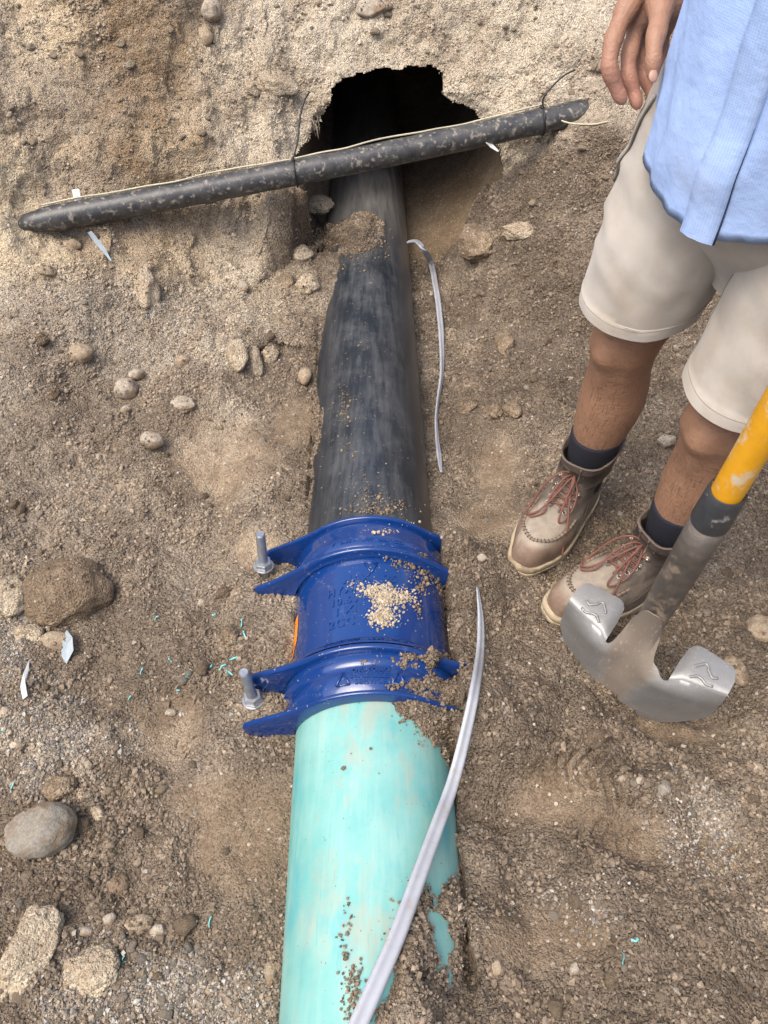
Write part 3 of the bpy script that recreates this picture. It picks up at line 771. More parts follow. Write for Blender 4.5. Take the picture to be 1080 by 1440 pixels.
# bolts through the wings: threaded shank, nut, washer
def bolt(base, top, r=.0105):
    base, top = Vector(base) - cpl.location, Vector(top) - cpl.location
    ax = (top - base).normalized(); L = (top - base).length
    bm = bmesh.new(); pts = [base - ax * .05]; rad = [r]
    nth = int(L / .0032)
    for k in range(nth):
        p = base + ax * (k * L / nth); pts += [p, p + ax * (L / nth * .5)]; rad += [r, r * .93]
    pts += [top, top + ax * .003]; rad += [r, r * .8]
    tube_into(bm, pts, rad, 16); b = link('bolt', sharp(bm_mesh('bolt', bm), 30), cpl, M_GALV)
    u = ax.orthogonal().normalized(); v = ax.cross(u)
    bm = bmesh.new(); rg = []
    for h, q in ((0, .0185), (.002, .0195), (.013, .0195), (.0155, .0175)):
        rg.append([base + ax * (h + .004) + (u * math.cos(k * math.pi / 3) + v * math.sin(k * math.pi / 3)) * q for k in range(6)])
    loft_into(bm, rg, True, True, True); link('nut', bm_mesh('nut', bm, False), b, M_GALV)
    bm = bmesh.new(); rg = []
    for h in (0, .0035):
        rg.append([base + ax * h + (u * math.cos(k * math.pi / 10) + v * math.sin(k * math.pi / 10)) * .0225 for k in range(20)])
    loft_into(bm, rg, True, True, True); link('washer', sharp(bm_mesh('washer', bm), 30), b, M_GALV)
    return b
def bolt_px(u0, v0, u1, v1, depth0, depth1):
    bolt(atd(u0, v0, depth0), atd(u1, v1, depth1))
def depth_of(p): return float((np.array(p) - ORI) @ np.array([0, CP, -SP]))
q0 = on_axis(.945, -.268, .045); q1 = on_axis(.575 + .075, -.272, .035)
d0, d1 = depth_of(q0), depth_of(q1)
bolt_px(371, 797, 366, 752, d0, d0 - .075); bolt_px(357, 985, 343, 946, d1, d1 - .072)

# ------------------------------------------------------------------ black conduit crossing over the trench
cdir = Vector(CON_R - CON_L); cl = cdir.length; cdir.normalize()
con = thing('conduit', 'muddy thin black conduit crossing diagonally above the large black pipe', 'conduit', tuple(CON_L))
def con_pt(t, off=(0, 0, 0)):
    sag = -.010 * math.sin(math.pi * min(max(t, 0), 1)) * 1.0
    return Vector(CON_L) + cdir * (cl * t) + Vector((0, 0, sag)) + Vector(off)
CR = .0365
bm = bmesh.new(); tube_into(bm, [con_pt(-.035, (0, 0, -.05)) - con.location, con_pt(-.015, (0, 0, -.018)) - con.location] + [con_pt(t) - con.location for t in np.linspace(-.0, 1.0, 58)] + [con_pt(1.02, (0, .025, -.006)) - con.location, con_pt(1.05, (0, .10, -.03)) - con.location], [CR * (.97 + .02 * math.sin(k * 1.7)) * (1 if k > 4 else (.25, .45, .7, .85, .95)[k]) for k in range(62)], 28)
link('pipe_wall', bm_mesh('pipe_wall', bm), con, M_CONDUIT)
cfr = con_pt(.5); cup = Vector((0, 0, 1)); cup = (cup - cdir * cup.dot(cdir)).normalized(); cside = cdir.cross(cup)
def con_surf(t, a, lift=.0):
    """a = angle from up towards the far side"""
    return con_pt(t) + (cup * math.cos(a) + (-cside if cside.y < 0 else cside) * math.sin(a)) * (CR + lift)
def t_at(u):
    best = min(np.linspace(-.05, 1.05, 441), key=lambda t: abs(pix(con_pt(t))[0] - u)); return float(best)
def pix(p):
    d = np.array(p) - ORI; z = d @ np.array([0, CP, -SP]); y = d @ np.array([0, -SP, -CP]); return 540 + F_PX * d[0] / z, 720 + F_PX * y / z
def wire(name, pts, r, mat, label, cat, group=None, seg=7):
    bm = bmesh.new(); o0 = Vector(pts[0])
    tube_into(bm, [Vector(p) - o0 for p in pts], r, seg)
    o = link(name, bm_mesh(name, bm), None, mat); o.location = o0
    return tag(o, label, cat, group)
pts = []
for t in np.linspace(.03, t_at(770), 60):
    a = .55 + .25 * math.sin(t * 19) + .15 * math.sin(t * 43); pts.append(con_surf(t, a, .0025 + .004 * max(0, math.sin(t * 23))))
e1 = pts[-1]
pts += [e1.lerp(Vector(atd(790, 176, depth_of(e1))), .6), Vector(atd(800, 173, depth_of(e1) - .01)), drop(832, 175)[0] - Vector(ray(832, 175)) * .006, drop(850, 172)[0] - Vector(ray(850, 172)) * .004, drop(872, 169)[0] + Vector(ray(872, 169)) * .004]
wire('tracer_wire', spline(pts, 3), .0026, M_WIRE, 'thin pale tracer wire strapped along the top of the thin conduit', 'wire')
def zip_tie(u, tail_px, label, dz):
    t = t_at(u); c = con_pt(t)
    loop = [con_surf(t + .002 * math.sin(a), a, .0028) for a in np.linspace(0, 2 * math.pi, 25)]
    tt = thing('cable_tie', label, 'cable tie', tuple(con_surf(t, 0, .004)), 'black cable ties on the conduit')
    o0 = tt.location
    bm = bmesh.new(); tube_into(bm, [p - o0 for p in loop], .0026, 6, False); link('strap', bm_mesh('strap', bm), tt, M_BLACKPL)
    bm = bmesh.new(); bmesh.ops.create_cube(bm, size=1); bmesh.ops.scale(bm, vec=(.009, .008, .006), verts=bm.verts)
    bmesh.ops.bevel(bm, geom=bm.edges[:], offset=.0012, segments=2); link('head', bm_mesh('head', bm), tt, M_BLACKPL)
    d = depth_of(o0); P_ = [o0 - o0] + [Vector(atd(uu, vv, d + k * dz)) - o0 for k, (uu, vv) in enumerate(tail_px, 1)]
    bm = bmesh.new(); tube_into(bm, spline(P_, 6), .0026, 6); link('tail', bm_mesh('tail', bm), tt, M_BLACKPL)
zip_tie(415, [(418, 200), (422, 165), (428, 142), (435, 129)], 'black cable tie on the conduit with its long tail standing straight up beside the hole', -.01)
zip_tie(761, [(765, 136), (780, 118), (795, 105), (809, 98)], 'black cable tie on the conduit with its tail curving right near the hand', -.015)
# flags and tape scraps on the conduit
def strip(name, px, widths, depth, mat, label, cat, curl=.006):
    P_ = [Vector(atd(u, v, depth + curl * math.sin(k * 1.3))) for k, (u, v) in enumerate(px)]; o0 = P_[0]
    P_ = spline([p - o0 for p in P_], 5); bm = bmesh.new(); rings = []
    W = np.interp(np.linspace(0, 1, len(P_)), np.linspace(0, 1, len(widths)), widths)
    for (c, u_, v_), w in zip(frames(P_), W):
        tng = Vector((0, 0, 1)).cross(u_.cross(v_)); tng = tng.normalized() if tng.length > .1 else Vector((1, 0, 0))
        nn = u_.cross(v_).cross(tng).normalized() * .0006
        rings.append([Vector(c) - tng * w - nn, Vector(c) + tng * w - nn, Vector(c) + tng * w + nn, Vector(c) - tng * w + nn])
    loft_into(bm, rings, True, True, True); o = link(name, bm_mesh(name, bm, False), None, mat); o.location = o0; return tag(o, label, cat)
dl = depth_of(con_pt(t_at(107)))
strip('tape_flag', [(112, 292), (109, 280), (106, 266)], [.008, .0095, .010], dl - .01, M_WHITEPL, 'white tape flag sticking up from the left end of the conduit', 'tape')
strip('tape_strip', [(126, 326), (138, 342), (146, 352), (156, 367)], [.006, .0075, .006, .002], dl - .02, M_SCRAP, 'torn dusty tape strip hanging below the left end of the conduit', 'tape')
dr = depth_of(con_pt(t_at(690)))
strip('tape_tab', [(684, 199), (691, 205), (701, 213)], [.008, .009, .003], dr - .012, M_WHITEPL, 'small white tape tab poking out under the conduit in front of the hole', 'tape')

# ------------------------------------------------------------------ grey twin-channel sleeves
def sleeve(name, pts, wid, label, twist, grp):
    P_ = spline(pts, 10); P_ = [Vector(p) for p in P_]
    for p in P_[4:]: p.z = max(p.z, max(ground_z(p.x + ox, p.y) for ox in (-.008, 0, .008)) + .007)
    for _ in range(6):
        zs_ = [p.z for p in P_]
        for i in range(5, len(P_) - 1): P_[i].z = max(zs_[i] - .001, (zs_[i - 1] + zs_[i] + zs_[i + 1]) / 3); o0 = P_[0]; n = len(P_)
    bm = bmesh.new(); rings = []; fr = []
    for i in range(n):
        T = (P_[min(i + 1, n - 1)] - P_[max(i - 1, 0)]).normalized()
        sd_ = T.cross(Vector((0, 0, 1))).normalized(); up_ = sd_.cross(T)
        k = i / (n - 1) * (len(twist) - 1); j = min(int(k), len(twist) - 2); a = twist[j] + (twist[j + 1] - twist[j]) * (k - j)
        fr.append((P_[i] - o0, sd_ * math.cos(a) + up_ * math.sin(a), up_ * math.cos(a) - sd_ * math.sin(a)))
    ws = np.interp(np.linspace(0, 1, n), np.linspace(0, 1, len(wid)), wid)
    for (c, s_, u_), w in zip(fr, ws):
        ring = []
        for q in range(28):
            a = 2 * math.pi * q / 28; x = math.cos(a); y = math.sin(a)
            waist = .58 + .42 * min(1, abs(x) / .5) ** 1.2
            x2 = math.copysign(abs(x) ** .8, x)
            ring.append(c + s_ * (x2 * w) + u_ * (y * w * .46 * (waist if abs(x) < .5 else 1)))
        rings.append(ring)
    loft_into(bm, rings, True, True, True)
    o = link(name, bm_mesh(name, bm), None, M_CABLE); o.location = o0; return tag(o, label, 'cable', grp)
fpx = [(671, 828, .09), (676, 872, .16), (675, 918, .205), (668, 968, .215), (655, 1030, .225), (637, 1100, .24), (615, 1162, .27), (590, 1230, .30), (560, 1312, .325), (530, 1382, .335), (502, 1445, .34), (470, 1525, .34)]
p0_, _ = drop(671, 828)
front_pts = [at(u, v, z) for u, v, z in fpx]; front_pts[0] = np.array(p0_) + np.array([0, 0, .006])
for k_, (u, v, z) in enumerate(fpx):
    g_ = np.array(drop(u, v)[0]); lift_ = .020 + .012 * min(1, k_ / 3)
    if depth_of(g_) - lift_ < depth_of(front_pts[k_]): front_pts[k_] = atd(u, v, depth_of(g_) - lift_)
front_pts[0] = np.array(p0_) + np.array([0, 0, .006])
sleeve('cable_sleeve', front_pts, [.004, .0095, .0105, .011, .0115, .012, .0122, .0126, .0130, .0132, .0135], 'long grey twin ribbed cable sleeve curving over the teal pipe', [.9, .7, .5, .3, .25, .2], 'grey twin cable sleeves')
bpx = [(574, 340), (585, 344), (596, 354), (606, 376), (613, 410), (618, 450), (621, 500), (620, 535), (616, 562), (613, 590), (614, 618), (617, 645), (620, 668)]
back_pts = []
for k, (u, v) in enumerate(bpx):
    p, nn = drop(u, v); back_pts.append(np.array(p) + np.array([0, 0, .012 if k else .0]))
sleeve('cable_sleeve', back_pts, [.010, .011, .011, .011, .0105, .0105, .0105, .0105, .008, .0075, .0085, .009, .0035], 'short grey cable sleeve lying on the soil right of the black pipe', [.2, .3, .3, .4, 1.2, 1.3, .9, .5], 'grey twin cable sleeves')

# ------------------------------------------------------------------ stones and clods one can count
def stone_mesh(name, seed, sx, sy, sz, sub=3, rough=.16, facet=.0, fine=.0):
    bm = bmesh.new(); bmesh.ops.create_icosphere(bm, subdivisions=sub, radius=1)
    planes = []
    rr = random.Random(seed)
    for _ in range(int(facet)):
        n = Vector((rr.gauss(0, 1), rr.gauss(0, 1), rr.gauss(0, 1))).normalized(); planes.append((n, rr.uniform(.62, .88)))
    off = Vector((seed * 3.7, seed * 1.3, seed * 2.1))
    for v in bm.verts:
        p = v.co.copy()
        for n, h in planes:
            q = p.dot(n)
            if q > h: p -= n * (q - h) * .9
        p *= 1 + rough * mnoise.fractal(p * 1.1 + off, .8, 2.0, 3) + fine * mnoise.fractal(p * 5 + off, .7, 2.0, 3)
        v.co = Vector((p.x * sx, p.y * sy, p.z * sz))
    return bm_mesh(name, bm)
def stone(name, u, v, w, h, mat, label, cat, seed=1, rot=0, sub=3, rough=.16, facet=4, fine=.03, sink=.35, flat=.7, group=None, tall=None):
    """w, h: half sizes in photo pixels (across, along the picture's vertical)"""
    p, n = drop(u, v); k = px_size(p); a = w * k
    b = h * k * (1.15 if n.z > .7 else 1.0); c = min(a, b) * flat if tall is None else tall * k
    o = link(name, stone_mesh(name, seed, a, b, c, sub, rough, facet, fine), None, mat)
    q = Vector((0, 0, 1)).rotation_difference((n * .6 + Vector((0, 0, .4))).normalized())
    o.rotation_mode = 'QUATERNION'; o.rotation_quaternion = q @ Quaternion((0, 0, 1), math.radians(rot))
    o.location = p + n * c * (1 - 2 * sink)
    return tag(o, label, cat, group)
stone('boulder', 97, 838, 58, 50, M_BOULDER, 'big blocky brown boulder half buried at the left edge of the trench', 'boulder', 4, 10, 5, .12, 7, .015, .40, .75)
stone('cobble', 61, 1172, 49, 32, M_STONE_GREY, 'large rounded grey cobble with damp soil on top, lower left', 'cobble', 9, 24, 5, .10, 1, .008, .25, .85)
stone('soil_clod', 40, 1338, 36, 58, M_CLOD_PALE, 'large pale flaky clod standing at the lower left edge', 'clod', 13, -18, 5, .18, 5, .07, .2, .6)
stone('soil_clod', 130, 1368, 46, 30, M_CLOD_PALE, 'broad pale crumbling clod beside the large flaky one', 'clod', 17, 10, 5, .2, 4, .09, .45, .6)
stone('soil_clod', 84, 1110, 26, 20, M_CLOD_DAMP, 'damp brown clod just above the rounded grey cobble', 'clod', 21, 0, 4, .2, 4, .09, .3, .7)
stone('soil_clod', 122, 1122, 16, 11, M_CLOD_PALE, 'small pale clod right of the damp brown clod', 'clod', 22, -30, 4, .2, 4, .08)
stone('soil_clod', 140, 1145, 15, 8, M_CLOD_PALE, 'narrow pale sliver of clod at the right end of the rounded cobble', 'clod', 23, -38, 4, .2, 4, .08)
stone('soil_clod', 12, 845, 26, 30, M_CLOD_PALE, 'pale clod cut by the left frame edge beside the big boulder', 'clod', 25, 0, 4, .2, 4, .09)
stone('soil_clod', 42, 893, 20, 13, M_CLOD_PALE, 'pale flat clod touching the lower left corner of the boulder', 'clod', 26, 0, 4, .2, 4, .08)
stone('stone', 80, 903, 22, 13, M_STONE_TAN, 'tan flat stone tucked under the big boulder beside the torn film', 'stone', 27, 5, 4, .14, 4, .02)
stone('soil_clod', 205, 405, 17, 30, M_CLOD_PALE, 'tall pale clod on the bank below the left part of the conduit', 'clod', 29, 10, 4, .2, 4, .07, .35, .8)
stone('soil_clod', 334, 500, 14, 22, M_CLOD_PALE, 'left clod of the pale trio beside the black pipe', 'clod', 31, 5, 4, .2, 5, .06, .25)
stone('soil_clod', 357, 508, 12, 23, M_CLOD_PALE, 'middle clod of the pale trio beside the black pipe', 'clod', 32, 20, 4, .2, 5, .06, .25)
stone('soil_clod', 378, 499, 12, 15, M_CLOD_PALE, 'right clod of the pale trio beside the black pipe', 'clod', 33, -5, 4, .2, 5, .06, .25)
stone('stone', 424, 361, 17, 15, M_CLOD_PALE, 'round tan stone against the black pipe under the spilled sand', 'stone', 35, 0, 4, .2, 6, .07, .42, .75)
stone('stone', 431, 402, 18, 17, M_CLOD_PALE, 'lower tan stone at the black pipe\'s left flank', 'stone', 36, 30, 4, .2, 6, .07, .42, .75)
stone('soil_clod', 403, 398, 11, 16, M_CLOD_DAMP, 'small brown clod left of the two tan stones on the pipe flank', 'clod', 37, 0, 3)
stone('soil_clod', 418, 273, 15, 12, M_CLOD_DAMP, 'dark clod at the left foot of the hole below the conduit', 'clod', 38, 0, 4, .2, 4, .08, .2)
stone('soil_clod', 450, 292, 24, 14, M_CLOD_PALE, 'knobbly pale clod on the sand spilled over the black pipe', 'clod', 39, 0, 4, .2, 4, .09, .3)
stone('stone', 430, 532, 10, 12, M_STONE_TAN, 'small tan stone touching the black pipe halfway along', 'stone', 41, 0, 3, .12, 2, .02, .2, .85)
stone('stone', 177, 551, 17, 14, M_STONE_PALE, 'smooth white stone, the largest pale one left of the pipe', 'stone', 43, 10, 4, .10, 2, .0, .2, .85)
stone('pebble', 176, 580, 7, 8, M_STONE_PALE, 'small pale pebble just below the smooth white stone', 'pebble', 44, 0, 3, .10, 1, .0, .2, .9)
stone('pebble', 192, 530, 11, 9, M_STONE_PALE, 'pale chip just above the smooth white stone', 'pebble', 45, 20, 3, .14, 3, .0, .2, .8)
stone('stone', 212, 624, 16, 12, M_STONE_PALE, 'cream stone at the left rim of the sandy footprint', 'stone', 46, -8, 4, .10, 2, .0, .2, .85)
stone('stone', 115, 500, 17, 13, M_STONE_TAN, 'tan oval stone high on the left floor', 'stone', 47, 20, 4, .10, 1, .0, .3, .8)
stone('stone', 257, 511, 11, 9, M_STONE_TAN, 'brown round stone between the tan oval stone and the pale trio', 'stone', 48, 0, 3, .10, 1, .0, .3, .8)
stone('stone', 260, 570, 18, 11, M_STONE_PALE, 'angular pale stone above the sandy footprint', 'stone', 49, -4, 4, .14, 5, .03, .25, .8)
stone('stone', 297, 13, 15, 15, M_STONE_PALE, 'cream stone set in the bank at the top of the picture', 'stone', 50, 0, 4, .1, 3, .0, .45, .9)
stone('stone', 525, 10, 26, 14, M_STONE_PALE, 'broad pale stone in the bank directly above the hole', 'stone', 51, 0, 4, .14, 4, .03, .5, .7)
stone('stone', 342, 404, 9, 9, M_STONE_PALE, 'pale grey stone in the slope left of the black pipe', 'stone', 52, 0, 3)
stone('stone', 66, 381, 13, 7, M_STONE_TAN, 'flat tan stone above the pit at the left', 'stone', 53, 0, 3)
stone('stone', 101, 345, 12, 9, M_STONE_TAN, 'tan stone tucked below the left end of the conduit', 'stone', 54, 0, 3)
stone('stone', 937, 625, 13, 10, M_STONE_PALE, 'pale angular stone between the two lower legs', 'stone', 55, 20, 4, .14, 5, .02, .2, .8)
stone('stone', 1033, 946, 14, 24, M_STONE_TAN, 'tan stone lying behind the right step of the shovel', 'stone', 56, 10, 4, .12, 3, .0, .2, .8)
stone('stone', 1072, 888, 22, 20, M_STONE_TAN, 'tan stone at the right frame edge above the shovel step', 'stone', 57, 0, 4, .14, 4, .02, .35, .7)
stone('pebble', 677, 784, 8, 6, M_STONE_PALE, 'white pebble between the blue wing and the boots', 'pebble', 58, 0, 3)
stone('pebble', 876, 1096, 6, 6, M_STONE_PALE, 'left pebble of the row of three below the shovel', 'pebble', 59, 0, 3)
stone('pebble', 899, 1097, 7, 7, M_STONE_PALE, 'middle pebble of the row of three below the shovel', 'pebble', 60, 0, 3)
stone('pebble', 933, 1110, 10, 8, M_STONE_GREY, 'grey right pebble of the row of three below the shovel', 'pebble', 61, 0, 3)
stone('pebble', 809, 1364, 8, 9, M_STONE_PALE, 'cream pebble alone at the bottom right', 'pebble', 62, -30, 3)
stone('stone', 700, 1362, 10, 9, M_STONE_TAN, 'brown pebble right of the teal strip at the bottom', 'stone', 63, 0, 3)
stone('stone', 223, 1310, 12, 9, M_STONE_PALE, 'pale pebble at the upper edge of the gravel patch', 'stone', 64, 20, 3)
stone('stone', 195, 1298, 20, 11, M_STONE_TAN, 'flat tan stone at the upper edge of the gravel patch', 'stone', 65, 5, 4, .14, 4, .02)
stone('stone', 155, 1292, 10, 8, M_STONE_PALE, 'pale stone left of the flat tan stone by the gravel patch', 'stone', 66, 30, 3)
stone('stone', 120, 1310, 12, 7, M_STONE_PALE, 'pale flat stone above the broad crumbling clod', 'stone', 67, 0, 3)
stone('stone', 165, 1245, 18, 15, M_STONE_BROWN, 'brown stone almost buried below the deep footprint', 'stone', 68, -15, 4, .1, 1, .0, .5, .7)
stone('stone', 380, 1370, 9, 15, M_STONE_TAN, 'narrow tan stone against the teal pipe in the gravel patch', 'stone', 69, 0, 3)
stone('stone', 240, 1003, 8, 5, M_STONE_PALE, 'pale chip in the middle of the round footprint left of the coupling', 'stone', 70, 0, 3)
stone('pebble', 283, 849, 5, 6, M_STONE_PALE, 'pale pebble left of the orange label', 'pebble', 71, 0, 3)
stone('soil_clod', 325, 895, 13, 12, M_CLOD_DAMP, 'brown clod left of the coupling among the teal shavings', 'clod', 72, 0, 4, .2, 3, .08, .3)
stone('soil_clod', 720, 580, 14, 15, M_CLOD_DAMP, 'brown clod right of the short grey sleeve', 'clod', 73, 0, 4, .2, 3, .08, .3)
stone('soil_clod', 698, 580, 10, 11, M_CLOD_DAMP, 'smaller brown clod beside the one right of the short grey sleeve', 'clod', 74, 0, 4, .2, 3, .08, .3)
stone('soil_clod', 660, 575, 12, 9, M_CLOD_DAMP, 'brown clod next to the short grey sleeve', 'clod', 75, 0, 4, .2, 3, .08, .3)
stone('soil_clod', 672, 345, 26, 34, M_CLOD_DAMP, 'ridge shaped clod at the right foot of the hole', 'clod', 76, 35, 5, .2, 5, .09, .35, .7)
stone('soil_clod', 712, 485, 13, 24, M_CLOD_DAMP, 'upright clod on the slope right of the black pipe', 'clod', 77, 8, 4, .2, 4, .09, .35, .7)
stone('soil_clod', 735, 325, 34, 13, M_CLOD_PALE, 'long pale ledge of soil right of the hole', 'clod', 78, 0, 4, .2, 4, .09, .45, .7)
stone('stone', 390, 118, 30, 17, M_CLOD_PALE, 'lumpy pale block protruding from the bank left of the hole top', 'clod', 79, 0, 4, .2, 4, .08, .4, .7)
stone('stone', 355, 125, 14, 10, M_CLOD_PALE, 'small pale block left of the lumpy one above the hole', 'clod', 80, 0, 4, .2, 4, .08, .4, .7)
stone('stone', 290, 50, 12, 16, M_STONE_TAN, 'tan stone just below the cream stone at the top', 'stone', 81, 0, 3, .16, 4, .05, .4)
# alike small ones, copied
REGIONS = [(0, 440, 330, 480, 'on the dry slope below the conduit, left of the black pipe'), (0, 230, 480, 620, 'at the left edge above the sandy footprint'),
    (230, 440, 480, 740, 'around the sandy footprint left of the black pipe'), (0, 230, 620, 800, 'on the dark soil above the big boulder'),
    (0, 180, 800, 960, 'around the big brown boulder'), (180, 420, 740, 1000, 'between the big boulder and the blue coupling'),
    (0, 180, 960, 1230, 'around the rounded grey cobble'), (180, 420, 1000, 1300, 'on the damp soil left of the teal pipe'),
    (0, 130, 1230, 1440, 'around the large flaky clod'), (130, 420, 1300, 1440, 'in the gravel patch left of the teal pipe'),
    (560, 760, 330, 620, 'beside the short grey sleeve'), (760, 1080, 300, 640, 'on the soil behind the legs'), (600, 760, 620, 900, 'between the blue coupling and the boots'),
    (960, 1080, 640, 1000, 'behind the shovel at the right edge'), (600, 820, 900, 1180, 'on the trodden soil below the boots'), (820, 1080, 1000, 1200, 'just below the shovel blade'),
    (600, 820, 1180, 1440, 'right of the teal pipe at the bottom'), (820, 1080, 1200, 1440, 'on the pale crumbly soil at the lower right'),
    (0, 250, 0, 330, 'in the brown bank at the upper left'), (250, 460, 0, 330, 'in the pale bank left of the hole'), (460, 660, 0, 100, 'in the bank above the hole'), (660, 1080, 0, 330, 'in the bank right of the hole')]
def copies(name, n, mats, cat, look, rmin, rmax, region, seed, facet, flat, rough=.14, fine=.02):
    r = random.Random(seed); protos = [stone_mesh(name, seed * 10 + k, 1, .8, flat, 3 if fine > .05 else 2, rough, facet, fine) for k in range(6)]
    for k_, pm in enumerate(protos): pm.materials.append(mats[k_ % len(mats)][0])
    k = 0; tries = 0
    while k < n and tries < 4000:
        tries += 1
        u, v = r.uniform(*region[0]), r.uniform(*region[1])
        where = [q[4] for q in REGIONS if q[0] <= u < q[1] and q[2] <= v < q[3]]
        if not where or (690 < u < 960 and 600 < v < 920): continue
        p, nn = drop(u, v)
        if abs(p.x - axis_x(p.y)) < .26 and p.y < 2.4: continue
        j = r.randrange(6); word = mats[j % len(mats)][1]
        o = bpy.data.objects.new(name, protos[j]); COL.objects.link(o)
        sc = (rmin + (rmax - rmin) * r.random() ** 2.2); o.scale = (sc, sc, sc); o.rotation_euler = (r.uniform(-.3, .3), r.uniform(-.3, .3), r.uniform(0, 6.28))
        o.location = p + nn * sc * .08
        size = 'larger' if sc > rmin + (rmax - rmin) * .35 else 'small'
        tag(o, '%s %s %s %s' % (size, word, look, where[0]), cat, '%s %ss %s' % (word, look, where[0])); k += 1
copies('pebble', 90, [(M_STONE_PALE, 'pale'), (M_STONE_TAN, 'tan'), (M_STONE_GREY, 'grey')], 'pebble', 'pebble', .006, .013, ((0, 1080), (380, 1440)), 3, 2, .62)
copies('soil_clod', 50, [(M_CLOD_DAMP, 'damp brown')], 'clod', 'clod', .008, .024, ((0, 1080), (330, 1440)), 5, 5, .7, .22, .12)
copies('bank_stone', 60, [(M_CLOD_PALE, 'pale'), (M_STONE_TAN, 'tan')], 'stone', 'stone', .007, .018, ((0, 860), (0, 300)), 7, 4, .6, .18, .06)
copies('pebble', 45, [(M_STONE_PALE, 'pale'), (M_STONE_GREY, 'grey')], 'pebble', 'pebble', .005, .011, ((130, 385), (1310, 1440)), 9, 3, .7)

# teal shavings, film and paper scraps
sh_px = [(312, 940, 6, 30), (322, 946, 7, -40), (340, 876, 5, 70), (328, 927, 6, 5), (318, 949, 5, 80), (343, 893, 5, -60), (296, 940, 4, 40), (302, 865, 3, 10), (263, 955, 4, 0), (297, 1296, 5, 70), (174, 1352, 4, 60),
         (265, 950, 3, 45), (18, 1108, 6, 80), (4, 1030, 5, 0), (875, 1349, 5, 80), (893, 1322, 4, 0), (183, 982, 3, 45), (250, 972, 3, 0), (220, 870, 3, 30), (240, 930, 3, 120), (330, 905, 3, 10), (200, 945, 4, 60)]
for k, (u, v, L, a) in enumerate(sh_px):
    p, n = drop(u, v); sc = px_size(p); r = random.Random(k)
    P_ = [Vector((math.cos(math.radians(a)) * t * L * sc, math.sin(math.radians(a)) * t * L * sc * 1.3, .003 + .004 * math.sin(2.2 * t + r.random()) + .002)) + Vector((r.uniform(-.002, .002), r.uniform(-.002, .002), 0)) for t in (-1, -.4, .3, 1)]
    bm = bmesh.new(); ring = []
    for c, u_, v_ in frames(spline(P_, 3)):
        ring.append([c - u_ * .0016, c + v_ * .0006, c + u_ * .0016, c - v_ * .0006])
    loft_into(bm, ring, True, True, True); o = link('plastic_shaving', bm_mesh('plastic_shaving', bm, False), None, M_SHAVE); o.location = p
    tag(o, 'thin curl of teal plastic shaving on the soil', 'shaving', 'teal plastic shavings')
def scrap(name, px, lift, mat, label):
    pts = [drop(u, v)[0] + Vector((0, 0, h)) for (u, v), h in zip(px, lift)]; o0 = pts[0]
    bm = bmesh.new(); c = sum((p - o0 for p in pts), Vector()) / len(pts) + Vector((0, 0, .004))
    top = [bm.verts.new(p - o0) for p in pts]; cv = bm.verts.new(c); bot = [bm.verts.new(p - o0 - Vector((0, 0, .0012))) for p in pts]; cb = bm.verts.new(c - Vector((0, 0, .0012)))
    n = len(pts)
    for i in range(n):
        j = (i + 1) % n
        bm.faces.new((top[i], top[j], cv)); bm.faces.new((bot[j], bot[i], cb)); bm.faces.new((top[j], top[i], bot[i], bot[j]))
    o = link(name, bm_mesh(name, bm, False), None, mat); o.location = o0; return tag(o, label, 'scrap')
scrap('film_scrap', [(88, 905), (98, 892), (108, 905), (107, 920), (95, 936), (88, 925)], [.012, .02, .03, .018, .008, .006], M_SCRAP, 'torn bluish plastic film scrap below the big brown boulder')
scrap('paper_scrap', [(30, 968), (36, 950), (45, 932), (43, 945), (38, 962), (40, 980), (33, 985)], [.006, .012, .016, .01, .008, .005, .004], M_WHITEPL, 'crumpled white strip lying at the left edge below the boulder')

pos, nor = [], []
for o_ in list(COL.objects):
    if o_.type == 'MESH' and o_.name.split('.')[0] in ('boulder', 'cobble', 'soil_clod', 'stone') and o_.dimensions.x > .04:
        bpy.context.view_layer.update(); mw = o_.matrix_world; rr2 = random.Random(len(pos))
        k_ = 260 if o_.name.split('.')[0] in ('boulder', 'cobble') else 45
        vs_ = [v for v in o_.data.vertices if (mw.to_3x3() @ v.normal).normalized().z > .35]
        if not vs_: continue
        for _ in range(k_):
            v = rr2.choice(vs_); w = mw @ v.co
            if mnoise.noise(w * 14) > -.05: pos.append(w + Vector((rr2.gauss(0, .002), rr2.gauss(0, .002), 0))); nor.append((mw.to_3x3() @ v.normal).normalized())
pos = np.array([list(p) for p in pos]); nor = np.array([list(p) for p in nor]); n_ = len(pos)
scatter('dirt_on_stones', pos, nor, np.minimum(.0011 + rng.exponential(.0012, n_), .005), np.array([(.19, .14, .095), (.25, .19, .13), (.15, .11, .072)])[rng.integers(0, 3, n_)] * rng.uniform(.75, 1.2, size=(n_, 1)), octa(), 'crumbs of soil lying on the big stones and clods', .25, .001)
